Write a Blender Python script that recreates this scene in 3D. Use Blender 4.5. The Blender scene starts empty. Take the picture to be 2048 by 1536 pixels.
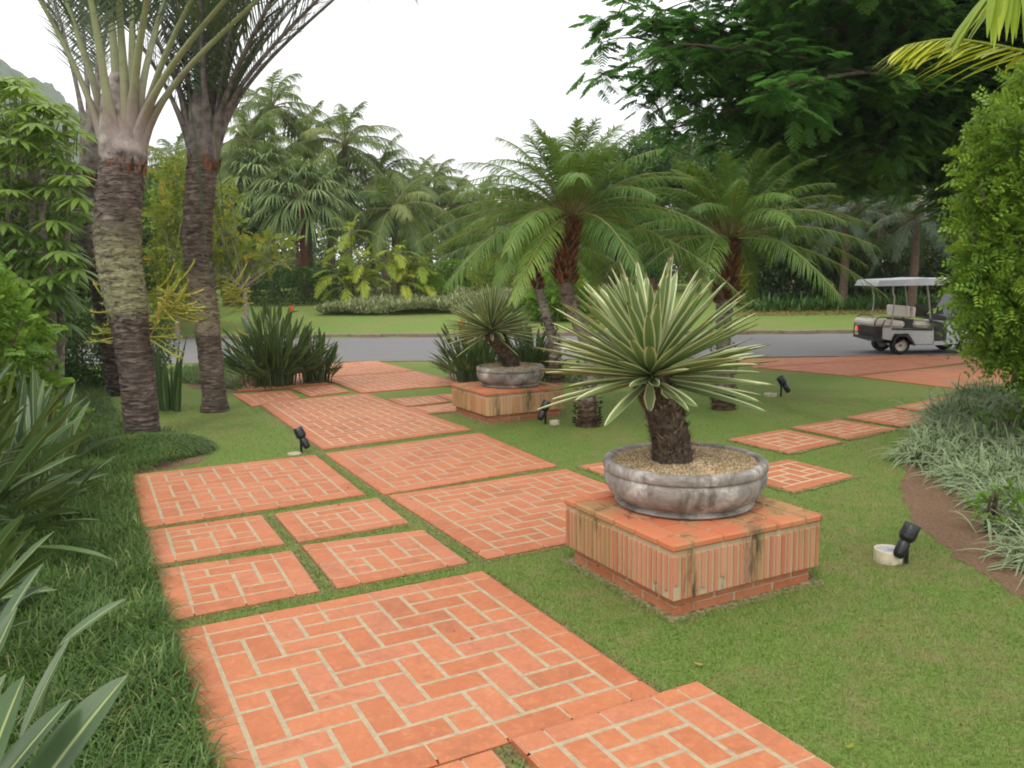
import bpy, math, random
import numpy as np
from mathutils import Matrix, Vector
R_ = math.radians
rng = np.random.default_rng(7); random.seed(7)
SC = bpy.context.scene; COL = SC.collection
PI = math.pi

# ---------------------------------------------------------------- camera
CH = 1.9; F_PX = 1660.0; PITCH = R_(7.568); ROLL = R_(-0.9); YAW = R_(27.9)
cp, sp, cr, sr = math.cos(PITCH), math.sin(PITCH), math.cos(ROLL), math.sin(ROLL)
FWD = np.array([0, cp, -sp]); R0 = np.array([1., 0, 0]); U0 = np.array([0, sp, cp])
RGT = R0*cr + U0*sr; UPV = -R0*sr + U0*cr
cam = bpy.data.objects.new('camera', bpy.data.cameras.new('camera')); COL.objects.link(cam)
cam.matrix_world = Matrix([[RGT[0], UPV[0], -FWD[0], 0], [RGT[1], UPV[1], -FWD[1], 0], [RGT[2], UPV[2], -FWD[2], CH], [0, 0, 0, 1]])
cam.data.sensor_width = 36; cam.data.lens = F_PX/2048*36; cam.data.clip_start = .05; cam.data.clip_end = 3000
SC.camera = cam

# ---------------------------------------------------------------- world and sun (overcast)
SUN_EL, SUN_AZ = R_(58), R_(200)      # azimuth of the light, clockwise from +Y
w = bpy.data.worlds.new('World'); SC.world = w; w.use_nodes = True
nt = w.node_tree; nt.nodes.clear()
wo = nt.nodes.new('ShaderNodeOutputWorld'); bg = nt.nodes.new('ShaderNodeBackground')
sky = nt.nodes.new('ShaderNodeTexSky'); sky.sky_type = 'NISHITA'; sky.sun_disc = False
sky.sun_elevation = SUN_EL; sky.sun_rotation = SUN_AZ; sky.dust_density = 4; sky.air_density = 1
bg.inputs['Strength'].default_value = 0.12
tc = nt.nodes.new('ShaderNodeTexCoord'); sx = nt.nodes.new('ShaderNodeSeparateXYZ')
nt.links.new(tc.outputs['Generated'], sx.inputs[0])
nz = nt.nodes.new('ShaderNodeTexNoise'); nz.inputs['Scale'].default_value = 1.3; nz.inputs['Detail'].default_value = 4
nt.links.new(tc.outputs['Generated'], nz.inputs['Vector'])
ma = nt.nodes.new('ShaderNodeMath'); ma.operation = 'MULTIPLY_ADD'; ma.use_clamp = False
ma.inputs[1].default_value = 4.2; ma.inputs[2].default_value = 10.2
nt.links.new(sx.outputs['Z'], ma.inputs[0])
mb_ = nt.nodes.new('ShaderNodeMath'); mb_.operation = 'MULTIPLY_ADD'; mb_.inputs[1].default_value = 1.2
nt.links.new(nz.outputs[0], mb_.inputs[0]); nt.links.new(ma.outputs[0], mb_.inputs[2])
cm = nt.nodes.new('ShaderNodeCombineColor')
for i, k in enumerate((1.0, 1.0, 1.01)):
    mm = nt.nodes.new('ShaderNodeMath'); mm.operation = 'MULTIPLY'; mm.inputs[1].default_value = k
    nt.links.new(mb_.outputs[0], mm.inputs[0]); nt.links.new(mm.outputs[0], cm.inputs[i])
mx = nt.nodes.new('ShaderNodeMix'); mx.data_type = 'RGBA'; mx.inputs[0].default_value = 0.93   # cloud cover
nt.links.new(sky.outputs[0], mx.inputs[6]); nt.links.new(cm.outputs[0], mx.inputs[7])
nt.links.new(mx.outputs[2], bg.inputs[0]); nt.links.new(bg.outputs[0], wo.inputs[0])
sun = bpy.data.objects.new('sun', bpy.data.lights.new('sun', 'SUN')); COL.objects.link(sun)
sun.data.energy = 1.3; sun.data.angle = R_(11); sun.data.color = (1, .95, .87)
sd = Vector((math.sin(SUN_AZ)*math.cos(SUN_EL), math.cos(SUN_AZ)*math.cos(SUN_EL), math.sin(SUN_EL)))
sun.rotation_euler = sd.to_track_quat('Z', 'Y').to_euler()
SC.view_settings.view_transform = 'Standard'; SC.view_settings.look = 'None'
SC.view_settings.exposure = 0.12; SC.view_settings.gamma = 1
SC.render.engine = 'CYCLES'
try:
    SC.cycles.filter_width = 1.9
    SC.cycles.max_bounces = 6; SC.cycles.diffuse_bounces = 3; SC.cycles.glossy_bounces = 2; SC.cycles.transmission_bounces = 3
    SC.cycles.use_fast_gi = False
except Exception: pass

# ---------------------------------------------------------------- picture <-> ground helpers (real metres)
def G(x, y, z=0.0):
    d = FWD*F_PX + RGT*(x-1024) - UPV*(y-768); t = (z-CH)/d[2]; p = d*t
    return np.array([p[0], p[1], z])
def GD(x, y, Y):                       # point at distance Y whose picture position is x, y
    d = FWD*F_PX + RGT*(x-1024) - UPV*(y-768); t = Y/d[1]
    return d*t + np.array([0, 0, CH])
cy_, sy_ = math.cos(YAW), math.sin(YAW)
def L2W(gx, gy, z=0.0): return np.array([gx*cy_-gy*sy_, gx*sy_+gy*cy_, z])
def W2L(p): return np.array([p[0]*cy_+p[1]*sy_, -p[0]*sy_+p[1]*cy_])

# ---------------------------------------------------------------- objects
def tag(o, label=None, cat=None, group=None, kind=None):
    if label: o['label'] = label
    if cat: o['category'] = cat
    if group: o['group'] = group
    if kind: o['kind'] = kind
    return o
def thing(name, label, cat, loc=(0, 0, 0), group=None, rz=0):
    o = bpy.data.objects.new(name, None); COL.objects.link(o)
    o.location = tuple(float(a) for a in loc); o.rotation_euler = (0, 0, rz); o.empty_display_size = .2
    return tag(o, label, cat, group)
def copy_tree(o, parent=None):
    c = o.copy(); COL.objects.link(c); c.parent = parent
    for ch in list(o.children): copy_tree(ch, c)
    return c

def nrm(a):
    a = np.asarray(a, float); n = np.linalg.norm(a, axis=-1, keepdims=True); n[n < 1e-9] = 1
    return a/n

class MB:
    def __init__(s): s.v = []; s.q = []; s.t = []; s.uv = []; s.ti = []; s.qm = []; s.tm = []; s.qs = []; s.ts = []; s.n = 0
    def add(s, v, q=None, t=None, uv=None, tint=.5, mat=0, smooth=False):
        v = np.asarray(v, float).reshape(-1, 3); n = len(v)
        s.v.append(v)
        s.uv.append(np.zeros((n, 2)) if uv is None else np.asarray(uv, float).reshape(-1, 2))
        s.ti.append(np.broadcast_to(np.asarray(tint, float), (n,)).copy() if np.ndim(tint) == 0 else np.asarray(tint, float).reshape(-1))
        if q is not None and len(q):
            q = np.asarray(q, int).reshape(-1, 4)+s.n; s.q.append(q); s.qm.append(np.full(len(q), mat)); s.qs.append(np.full(len(q), smooth))
        if t is not None and len(t):
            t = np.asarray(t, int).reshape(-1, 3)+s.n; s.t.append(t); s.tm.append(np.full(len(t), mat)); s.ts.append(np.full(len(t), smooth))
        s.n += n
    def build(s, name, mats, parent=None, origin=None):
        v = np.concatenate(s.v)
        if origin is not None: v = v-np.asarray(origin, float)
        q = np.concatenate(s.q) if s.q else np.zeros((0, 4), int); t = np.concatenate(s.t) if s.t else np.zeros((0, 3), int)
        me = bpy.data.meshes.new(name); me.vertices.add(len(v)); me.vertices.foreach_set('co', v.astype(np.float32).ravel())
        li = np.concatenate([q.ravel(), t.ravel()]).astype(np.int32)
        me.loops.add(len(li)); me.loops.foreach_set('vertex_index', li)
        np_ = len(q)+len(t); me.polygons.add(np_)
        ls = np.concatenate([np.arange(len(q))*4, len(q)*4+np.arange(len(t))*3]).astype(np.int32)
        me.polygons.foreach_set('loop_start', ls)
        me.polygons.foreach_set('material_index', np.concatenate(s.qm+s.tm).astype(np.int32))
        me.polygons.foreach_set('use_smooth', np.concatenate(s.qs+s.ts).astype(bool))
        uv = np.concatenate(s.uv)[li]; ul = me.uv_layers.new(name='UVMap'); ul.data.foreach_set('uv', uv.astype(np.float32).ravel())
        at = me.attributes.new('tint', 'FLOAT', 'POINT'); at.data.foreach_set('value', np.concatenate(s.ti).astype(np.float32))
        me.update(calc_edges=True); me.validate()
        for m in (mats if isinstance(mats, (list, tuple)) else [mats]): me.materials.append(m)
        o = bpy.data.objects.new(name, me); COL.objects.link(o)
        if parent is not None: o.parent = parent
        elif origin is not None: o.location = tuple(float(a) for a in origin)
        return o

GV = np.array([0, 0, -1.0])
def prof_lance(t): return np.clip(np.minimum((t+.06)/.32, 1), 0, 1)**.7*np.clip((1-t)/.6, 0, 1)**.65
def prof_grass(t): return (1-t)**.6
def prof_oval(t): return np.sqrt(np.clip(1-(2*t-1)**2, 0, 1))
def prof_strap(t): return np.clip((1-t)/.25, 0, 1)**.6*(.55+.45*np.clip(t/.3, 0, 1))
def blades(mb, base, dirs, L, W, droop=0., n=3, nc=1, fold=0., prof=prof_lance, side=None, tint=.5, mat=0, smooth=False, tip=0.02, power=2.):
    base = np.asarray(base, float).reshape(-1, 3); N = len(base)
    dirs = nrm(np.broadcast_to(dirs, (N, 3))); f = lambda a: np.broadcast_to(np.asarray(a, float), (N,))[:, None, None]
    L, W, droop = f(L), f(W), f(droop)
    t = np.linspace(0, 1, n+1)[None, :, None]
    P = base[:, None]+dirs[:, None]*L*t+GV*droop*L*t**power
    T = nrm(dirs[:, None]*L+GV*power*droop*L*np.maximum(t, 1e-4)**(power-1))
    if side is None:
        s = np.cross(dirs, GV); bad = np.linalg.norm(s, axis=1) < .15
        if bad.any():
            a = rng.uniform(0, 2*PI, bad.sum()); s[bad] = np.stack([np.cos(a), np.sin(a), 0*a], 1)
        s = nrm(s)[:, None]
    else: s = nrm(np.asarray(side, float).reshape(-1, 3))[:, None]
    s = nrm(s-T*(s*T).sum(-1, keepdims=True)); nn = np.cross(s, T)
    pr = np.maximum(prof(np.linspace(0, 1, n+1)), tip)[None, :, None]
    a = np.linspace(-.5, .5, nc+1)
    V = P[:, :, None]+s[:, :, None]*(W*pr)[:, :, None]*a[None, None, :, None]
    if fold: V = V+nn[:, :, None]*(W*pr)[:, :, None]*(fold*np.abs(a)*2)[None, None, :, None]
    m = nc+1; i = np.arange(n)[:, None]*m+np.arange(nc)[None]
    q = np.stack([i, i+1, i+1+m, i+m], -1).reshape(-1, 4)
    q = (q[None]+(np.arange(N)*(n+1)*m)[:, None, None]).reshape(-1, 4)
    uv = np.stack(np.broadcast_arrays(a[None]+.5, np.linspace(0, 1, n+1)[:, None]), -1).reshape(1, -1, 2)
    uv = np.broadcast_to(uv, (N,)+uv.shape[1:])
    ti = np.broadcast_to(np.asarray(tint, float), (N,))[:, None].repeat((n+1)*m, 1)
    mb.add(V, q, uv=uv, tint=ti, mat=mat, smooth=smooth)
def tube(mb, pts, rad, ns=8, mat=0, tint=.5, smooth=True, cap=True, flat=1.0, flatdir=None, noise=0., ref=None):
    P = np.asarray(pts, float); n = len(P); rad = np.broadcast_to(np.asarray(rad, float), (n,))
    T = nrm(np.gradient(P, axis=0)); ref = np.array([0, 0, 1.]) if ref is None else np.asarray(ref, float)
    if abs(T[0] @ ref) > .9: ref = np.array([0, 1., 0])
    A = nrm(np.cross(T, ref) if flatdir is None else np.broadcast_to(flatdir, T.shape)-T*(T @ np.asarray(flatdir, float))[:, None]); B = np.cross(T, A)
    th = np.arange(ns)*2*PI/ns
    r = rad[:, None]*(1+noise*rng.normal(size=(n, ns)))
    V = P[:, None]+A[:, None]*(r*np.cos(th)*1.0)[..., None]+B[:, None]*(r*np.sin(th)*flat)[..., None]
    i = np.arange(n-1)[:, None]*ns; j = np.arange(ns)[None]; k = (j+1) % ns
    q = np.stack([i+j, i+k, i+ns+k, i+ns+j], -1).reshape(-1, 4)
    uv = np.stack(np.broadcast_arrays((np.arange(ns)/ns)[None], np.linspace(0, 1, n)[:, None]), -1)
    mb.add(V, q, uv=uv, tint=tint, mat=mat, smooth=smooth)
    if cap:
        for e, rev in ((0, True), (n-1, False)):
            v = np.vstack([V[e], P[e]]); tt = [[(k+1) % ns, k, ns] if rev else [k, (k+1) % ns, ns] for k in range(ns)]
            mb.add(v, t=tt, tint=tint, mat=mat)
def box(mb, c, s, mat=0, tint=.5, rot=None, bev=0.0, smooth=False, basis=None):
    c = np.asarray(c, float); h = np.asarray(s, float)/2
    if bev > 0:
        b = min(bev, min(h)*.95); V = []; 
        for sx_ in (-1, 1):
            for sy2 in (-1, 1):
                for sz in (-1, 1):
                    V += [(sx_*h[0], sy2*(h[1]-b), sz*(h[2]-b)), (sx_*(h[0]-b), sy2*h[1], sz*(h[2]-b)), (sx_*(h[0]-b), sy2*(h[1]-b), sz*h[2])]
        V = np.array(V)
        I = lambda a, b_, c_, k: ((a > 0)*4+(b_ > 0)*2+(c_ > 0))*3+k
        q = []; t = []
        for a in (-1, 1):
            q.append([I(a, -1, -1, 0), I(a, 1, -1, 0), I(a, 1, 1, 0), I(a, -1, 1, 0)][::a])
            q.append([I(-1, a, -1, 1), I(-1, a, 1, 1), I(1, a, 1, 1), I(1, a, -1, 1)][::a])
            q.append([I(-1, -1, a, 2), I(1, -1, a, 2), I(1, 1, a, 2), I(-1, 1, a, 2)][::a])
            for b2 in (-1, 1):
                q.append([I(a, b2, -1, 0), I(a, b2, 1, 0), I(a, b2, 1, 1), I(a, b2, -1, 1)][::a*b2])
                q.append([I(a, -1, b2, 0), I(a, -1, b2, 2), I(a, 1, b2, 2), I(a, 1, b2, 0)][::a*b2*-1])
                q.append([I(-1, a, b2, 1), I(-1, a, b2, 2), I(1, a, b2, 2), I(1, a, b2, 1)][::a*b2])
                for c2 in (-1, 1): t.append([I(a, b2, c2, 0), I(a, b2, c2, 1), I(a, b2, c2, 2)][::a*b2*c2])
    else:
        V = np.array([(a, b_, c_) for a in (-h[0], h[0]) for b_ in (-h[1], h[1]) for c_ in (-h[2], h[2])])
        q = [[0, 1, 3, 2], [4, 6, 7, 5], [0, 4, 5, 1], [2, 3, 7, 6], [0, 2, 6, 4], [1, 5, 7, 3]]; t = None
    if rot is not None: V = V @ np.array(Matrix.Rotation(rot[0], 3, rot[1]) if isinstance(rot, tuple) else rot).T
    mb.add(V+c, q, t, tint=tint, mat=mat, smooth=smooth, uv=np.zeros((len(V), 2)))
def lathe(mb, prof, c=(0, 0, 0), ns=48, mat=0, tint=.5, smooth=True, M=None, jit=0.):
    pr = np.asarray(prof, float); n = len(pr); th = np.arange(ns)*2*PI/ns
    r = pr[:, 0][:, None]*np.ones(ns)
    if jit: r = r*(1+jit*np.sin(th*3+1)+jit*.6*np.sin(th*7+2))
    V = np.stack([r*np.cos(th), r*np.sin(th), np.broadcast_to(pr[:, 1][:, None], (n, ns))], -1).reshape(-1, 3)
    if M is not None: V = V @ np.array(M).T
    i = np.arange(n-1)[:, None]*ns; j = np.arange(ns)[None]; k = (j+1) % ns
    mb.add(V+np.asarray(c, float), np.stack([i+j, i+k, i+ns+k, i+ns+j], -1).reshape(-1, 4), mat=mat, tint=tint, smooth=smooth,
           uv=np.stack(np.broadcast_arrays((np.arange(ns)/ns)[None], np.linspace(0, 1, n)[:, None]), -1))
def spline(pts, n=16):
    P = np.asarray(pts, float); m = len(P)
    Q = np.vstack([2*P[0]-P[1], P, 2*P[-1]-P[-2]]); u = np.linspace(0, m-1-1e-6, n); k = u.astype(int); f = (u-k)[:, None]
    a, b, c, d = Q[k], Q[k+1], Q[k+2], Q[k+3]
    return .5*((2*b)+(-a+c)*f+(2*a-5*b+4*c-d)*f**2+(-a+3*b-3*c+d)*f**3)
def fib_dirs(n, zmin=-1., zmax=1.):
    i = np.arange(n)+.5; z = zmax-(zmax-zmin)*i/n; a = i*2.39996; r = np.sqrt(1-z*z)
    return np.stack([r*np.cos(a), r*np.sin(a), z], 1)
def rdirs(n, up=0.):
    d = rng.normal(size=(n, 3)); d = nrm(d); d[:, 2] += up; return nrm(d)

# ---------------------------------------------------------------- materials
def newmat(name):
    m = bpy.data.materials.new(name); m.use_nodes = True; n = m.node_tree; n.nodes.clear()
    o = n.nodes.new('ShaderNodeOutputMaterial'); p = n.nodes.new('ShaderNodeBsdfPrincipled'); n.links.new(p.outputs[0], o.inputs[0])
    return m, n, p, o
def rgba(c): return (c[0], c[1], c[2], 1)
def ramp(n, src, stops, interp='LINEAR'):
    r = n.nodes.new('ShaderNodeValToRGB'); r.color_ramp.interpolation = interp
    while len(r.color_ramp.elements) < len(stops): r.color_ramp.elements.new(.5)
    for e, (p, c) in zip(r.color_ramp.elements, stops): e.position = p; e.color = rgba(c) if not np.isscalar(c) else (c, c, c, 1)
    n.links.new(src, r.inputs[0]); return r.outputs[0]
def noise(n, scale, detail=4, rough=.55, vec=None, coord='Object', stretch=None, dist=0.):
    t = n.nodes.new('ShaderNodeTexNoise'); t.inputs['Scale'].default_value = scale; t.inputs['Detail'].default_value = detail; t.inputs['Roughness'].default_value = rough
    t.inputs['Distortion'].default_value = dist
    if vec is None:
        c = n.nodes.new('ShaderNodeTexCoord'); vec = c.outputs[coord]
    if stretch:
        mp = n.nodes.new('ShaderNodeMapping'); mp.inputs['Scale'].default_value = stretch; n.links.new(vec, mp.inputs[0]); vec = mp.outputs[0]
    n.links.new(vec, t.inputs['Vector']); return t.outputs[0]
def mixc(n, f, a, b, mode='MIX'):
    m = n.nodes.new('ShaderNodeMix'); m.data_type = 'RGBA'; m.blend_type = mode
    for i, x in ((0, f), (6, a), (7, b)):
        if hasattr(x, 'links') or hasattr(x, 'is_linked'): n.links.new(x, m.inputs[i])
        elif i == 0: m.inputs[0].default_value = x
        else: m.inputs[i].default_value = rgba(x)
    return m.outputs[2]
def math_(n, op, a, b=0., c=0., clamp=False):
    m = n.nodes.new('ShaderNodeMath'); m.operation = op; m.use_clamp = clamp
    for i, x in enumerate((a, b, c)):
        if hasattr(x, 'is_linked'): n.links.new(x, m.inputs[i])
        else: m.inputs[i].default_value = x
    return m.outputs[0]
def attr(n, name='tint'):
    a = n.nodes.new('ShaderNodeAttribute'); a.attribute_name = name; return a.outputs['Fac']
def bump(n, p, h, strength=.3, dist=.01):
    b = n.nodes.new('ShaderNodeBump'); b.inputs['Strength'].default_value = strength; b.inputs['Distance'].default_value = dist
    n.links.new(h, b.inputs['Height']); n.links.new(b.outputs[0], p.inputs['Normal'])
def dryness(n):
    k = math_(n, 'ADD', math_(n, 'MULTIPLY', noise(n, 5, 6, .7), .6), math_(n, 'MULTIPLY', noise(n, .6, 4, .6), .4)); return ramp(n, k, [(.480, 0.), (.61, .70)])
def leafmat(name, stops, rough=.45, trans=.25, ns=6., nstr=.35, spec=.25, margin=None, midrib=None, tcol=None, dry=None):
    m, n, p, o = newmat(name)
    a = attr(n); nz = noise(n, ns, 3)
    v = math_(n, 'MULTIPLY_ADD', math_(n, 'SUBTRACT', nz, .5), nstr*2, a, True)
    c = ramp(n, v, stops)
    if margin and name == 'agave_leaf':
        u = n.nodes.new('ShaderNodeUVMap'); s = n.nodes.new('ShaderNodeSeparateXYZ'); n.links.new(u.outputs[0], s.inputs[0]); tipf = ramp(n, math_(n, 'MULTIPLY_ADD', noise(n, 30, 4), .10, s.outputs[1]), [(.985, 0.), (1.0, 1.)])
    else: tipf = None
    if dry: c = mixc(n, dryness(n), c, dry)
    if margin or midrib:
        u = n.nodes.new('ShaderNodeUVMap'); s = n.nodes.new('ShaderNodeSeparateXYZ'); n.links.new(u.outputs[0], s.inputs[0])
        e = math_(n, 'ABSOLUTE', math_(n, 'SUBTRACT', s.outputs[0], .5))
        if margin:
            f = ramp(n, e, [(margin[0]-.02, 0.), (margin[0]+.02, 1.)]); c = mixc(n, f, c, margin[1])
        if midrib:
            f = ramp(n, e, [(midrib[0], 1.), (midrib[0]+.03, 0.)]); c = mixc(n, f, c, midrib[1])
    if tipf: c = mixc(n, tipf, c, (.16, .09, .04)); c = mixc(n, ramp(n, noise(n, 14, 6, .8), [(.66, 0.), (.74, .6)]), c, (.26, .20, .08))
    n.links.new(c, p.inputs['Base Color']); p.inputs['Roughness'].default_value = rough; p.inputs['Specular IOR Level'].default_value = spec
    if trans:
        t = n.nodes.new('ShaderNodeBsdfTranslucent'); mx = n.nodes.new('ShaderNodeMixShader'); mx.inputs[0].default_value = trans
        n.links.new(mixc(n, .5, c, tcol or (.25, .35, .03)), t.inputs[0]); n.links.new(p.outputs[0], mx.inputs[1]); n.links.new(t.outputs[0], mx.inputs[2]); n.links.new(mx.outputs[0], o.inputs[0])
    return m
def simple(name, c, rough=.6, metal=0., spec=.5, var=.12, ns=8., bmp=0., bs=60.):
    m, n, p, o = newmat(name)
    k = noise(n, ns, 5); lo = tuple(max(0, x*(1-var*2)) for x in c); hi = tuple(min(1, x*(1+var)) for x in c)
    n.links.new(ramp(n, k, [(.3, lo), (.65, hi)]), p.inputs['Base Color'])
    p.inputs['Roughness'].default_value = rough; p.inputs['Metallic'].default_value = metal; p.inputs['Specular IOR Level'].default_value = spec
    if bmp: bump(n, p, noise(n, bs, 4), bmp, .005)
    return m

def m_lawn():
    m, n, p, o = newmat('lawn_turf')
    fine = noise(n, 55, 6, .75); mid = noise(n, 6, 5, .65); big = noise(n, .55, 4, .6)
    c = ramp(n, fine, [(.3, (.072, .116, .022)), (.5, (.130, .202, .040)), (.68, (.20, .275, .066))])
    dry = ramp(n, fine, [(.3, (.13, .10, .04)), (.68, (.30, .25, .11))])
    c = mixc(n, dryness(n), c, dry)
    n.links.new(c, p.inputs['Base Color']); p.inputs['Roughness'].default_value = .85; p.inputs['Specular IOR Level'].default_value = .15
    bump(n, p, fine, .6, .02); return m
def m_soil():
    m, n, p, o = newmat('bare_soil'); a = noise(n, 40, 7, .7); b = noise(n, 3, 3)
    c = mixc(n, b, ramp(n, a, [(.3, (.085, .045, .022)), (.7, (.23, .130, .068))]), ramp(n, a, [(.3, (.12, .066, .034)), (.7, (.31, .19, .105))]))
    n.links.new(c, p.inputs['Base Color']); p.inputs['Roughness'].default_value = .95; bump(n, p, a, .9, .03); return m
def m_asphalt():
    m, n, p, o = newmat('asphalt'); a = noise(n, 120, 4, .8); b = noise(n, .8, 4, .6, stretch=(.3, 1.6, 1))
    c = mixc(n, b, ramp(n, a, [(.3, (.095, .092, .090)), (.7, (.155, .150, .146))]), ramp(n, a, [(.3, (.135, .131, .128)), (.7, (.205, .20, .195))]))
    n.links.new(c, p.inputs['Base Color']); p.inputs['Roughness'].default_value = .8; bump(n, p, a, .4, .005); return m
def m_brick():
    m, n, p, o = newmat('terracotta_brick'); t = attr(n)
    base = ramp(n, t, [(0, (.385, .118, .045)), (.35, (.435, .140, .055)), (.7, (.465, .160, .066)), (1, (.44, .155, .078))])
    a = noise(n, 9, 6, .6, dist=.6); b = noise(n, 1.1, 3)
    c = mixc(n, ramp(n, a, [(.42, 0.), (.75, .35)]), base, (.56, .23, .105))
    c = mixc(n, ramp(n, noise(n, 5, 7, .7, dist=1.), [(.54, 0.), (.72, .55)]), c, (.25, .085, .045))
    c = mixc(n, ramp(n, noise(n, 2.2, 8, .8, dist=.5), [(.53, 0.), (.66, .45)]), c, (.20, .095, .05))
    c = mixc(n, ramp(n, noise(n, 38, 6, .75), [(.42, 0.), (.68, .38)]), c, (.30, .10, .05)); c = mixc(n, ramp(n, noise(n, 22, 5, .7), [(.52, 0.), (.72, .35)]), c, (.60, .29, .15))
    n.links.new(c, p.inputs['Base Color']); p.inputs['Specular IOR Level'].default_value = .45
    n.links.new(ramp(n, a, [(.3, .62), (.7, .85)]), p.inputs['Roughness']); bump(n, p, noise(n, 70, 5), .25, .004); return m
def m_mortar(name='mortar', c=(.38, .305, .19)):
    m, n, p, o = newmat(name); a = noise(n, 30, 6, .7)
    n.links.new(ramp(n, a, [(.3, tuple(x*.75 for x in c)), (.7, tuple(x*1.15 for x in c))]), p.inputs['Base Color']); p.inputs['Roughness'].default_value = .9; bump(n, p, a, .4, .004); return m
def m_stained(name, c1, c2, stain):
    m, n, p, o = newmat(name); t = attr(n)
    c = ramp(n, t, [(0, c1), (1, c2)])
    s = noise(n, 3.2, 6, .65, stretch=(1, 1, .18), dist=.3)
    c = mixc(n, ramp(n, s, [(.44, 0.), (.60, .85)]), c, (.34, .22, .09))
    s2 = noise(n, 4.6, 7, .75, stretch=(1.3, 1.3, .22), dist=.2)
    c = mixc(n, ramp(n, s2, [(.545, 0.), (.64, stain)]), c, (.045, .038, .026))
    n.links.new(c, p.inputs['Base Color']); p.inputs['Roughness'].default_value = .85; bump(n, p, noise(n, 60, 5), .3, .005); return m
def m_concrete_bowl():
    m, n, p, o = newmat('weathered_concrete'); a = noise(n, 4.5, 8, .68, dist=.5); f = noise(n, 45, 6, .7)
    c = ramp(n, a, [(.36, (.10, .092, .078)), (.47, (.24, .215, .19)), (.56, (.36, .325, .295)), (.64, (.56, .53, .49))])
    c = mixc(n, ramp(n, f, [(.35, .0), (.7, .5)]), c, (.24, .22, .19))
    c = mixc(n, ramp(n, noise(n, 7, 7, .75, stretch=(1, 1, .35)), [(.53, 0.), (.64, .75)]), c, (.075, .068, .05))
    n.links.new(c, p.inputs['Base Color']); p.inputs['Roughness'].default_value = .85; bump(n, p, math_(n, 'ADD', a, math_(n, 'MULTIPLY', f, .4)), .5, .012); return m
def m_bark(name, c0, c1, c2, ringscale=40., lichen=0., lcol=(.27, .27, .12), lz=(.5, 1.2), stretch=(1, 1, 3)):
    m, n, p, o = newmat(name)
    a = noise(n, 7, 8, .7, stretch=stretch, dist=.4); b = noise(n, 2.3, 4, .6)
    c = ramp(n, a, [(.32, c0), (.5, c1), (.68, c2)])
    c = mixc(n, ramp(n, b, [(.45, 0.), (.62, .5)]), c, tuple(x*.45 for x in c1))
    if lichen:
        tc_ = n.nodes.new('ShaderNodeTexCoord'); s = n.nodes.new('ShaderNodeSeparateXYZ'); n.links.new(tc_.outputs['Object'], s.inputs[0])
        zz = math_(n, 'MULTIPLY_ADD', noise(n, 5, 6, .75), .6, math_(n, 'SUBTRACT', s.outputs[2], .3))
        r0 = ramp(n, math_(n, 'MULTIPLY', zz, .2), [(lz[0]*.2, 0.), (lz[0]*.2+.012, 1.), (lz[1]*.2, 1.), (lz[1]*.2+.12, 0.)])
        l = math_(n, 'MULTIPLY', r0, ramp(n, noise(n, 9, 6, .7, stretch=(1, 1, 2.2)), [(.40, 0.), (.50, lichen)]))
        lc = ramp(n, noise(n, 25, 5, .7), [(.3, tuple(x*.55 for x in lcol)), (.7, tuple(x*1.1 for x in lcol))])
        c = mixc(n, l, c, lc)
    n.links.new(c, p.inputs['Base Color']); p.inputs['Roughness'].default_value = .9; p.inputs['Specular IOR Level'].default_value = .2
    bump(n, p, a, .8, .03); return m

M = {}
M['lawn'] = m_lawn(); M['soil'] = m_soil(); M['asphalt'] = m_asphalt(); M['brick'] = m_brick(); M['mortar'] = m_mortar()
M['thatch'] = simple('dry_thatch', (.21, .175, .085), .95, var=.45, ns=30, bmp=.6)
M['rib'] = m_stained('fluted_terracotta', (.42, .140, .07), (.52, .24, .13), .72); M['ribmortar'] = m_stained('cement_render', (.42, .32, .20), (.47, .37, .24), .95)
M['capbrick'] = m_stained('stained_cap_tile', (.47, .14, .06), (.54, .18, .08), .6)
M['bowl'] = m_concrete_bowl(); M['kerb'] = simple('kerb_stone', (.20, .155, .11), .9, bmp=.5)
M['gravel'] = simple('gravel', (.42, .31, .17), .9, var=.4, ns=60, bmp=.9, bs=90)
M['pebble'] = leafmat('pebble', [(0, (.20, .13, .07)), (.5, (.42, .30, .16)), (1, (.66, .55, .38))], .8, 0, nstr=.1)
M['black'] = simple('black_plastic', (.012, .012, .014), .35, var=.2); M['glass'] = simple('lens_glass', (.05, .05, .05), .1, var=0)
M['white_box'] = simple('cream_plastic', (.62, .56, .40), .6, var=.1, ns=20); M['lid'] = simple('grey_lid', (.40, .39, .42), .6); M['stone'] = simple('pale_stone', (.50, .45, .32), .85, var=.2, ns=25, bmp=.4)
M['agave'] = leafmat('agave_leaf', [(0, (.105, .165, .06)), (.5, (.155, .225, .085)), (1, (.22, .29, .12))], .42, .08, margin=(.36, (.62, .62, .34)), nstr=.15)
M['agave_trunk'] = simple('agave_trunk', (.085, .06, .04), .9, var=.4, ns=30, bmp=.8, bs=40); M['scale'] = leafmat('dry_leaf_base', [(0, (.04, .026, .016)), (.5, (.12, .08, .045)), (1, (.42, .31, .17))], .8, 0)
M['date'] = leafmat('date_palm_leaflet', [(0, (.055, .12, .026)), (.5, (.105, .20, .042)), (1, (.21, .32, .06))], .5, .36, ns=2)
M['date_rachis'] = leafmat('date_palm_rachis', [(0, (.15, .17, .05)), (1, (.25, .22, .09))], .5, 0)
M['boot'] = leafmat('leaf_base_fibre', [(0, (.05, .022, .012)), (.5, (.14, .055, .025)), (1, (.25, .11, .05))], .85, 0)
M['cocos'] = leafmat('coconut_leaflet', [(0, (.060, .11, .030)), (.5, (.12, .185, .050)), (1, (.26, .29, .09))], .55, .42, ns=.8, nstr=.3)
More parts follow.
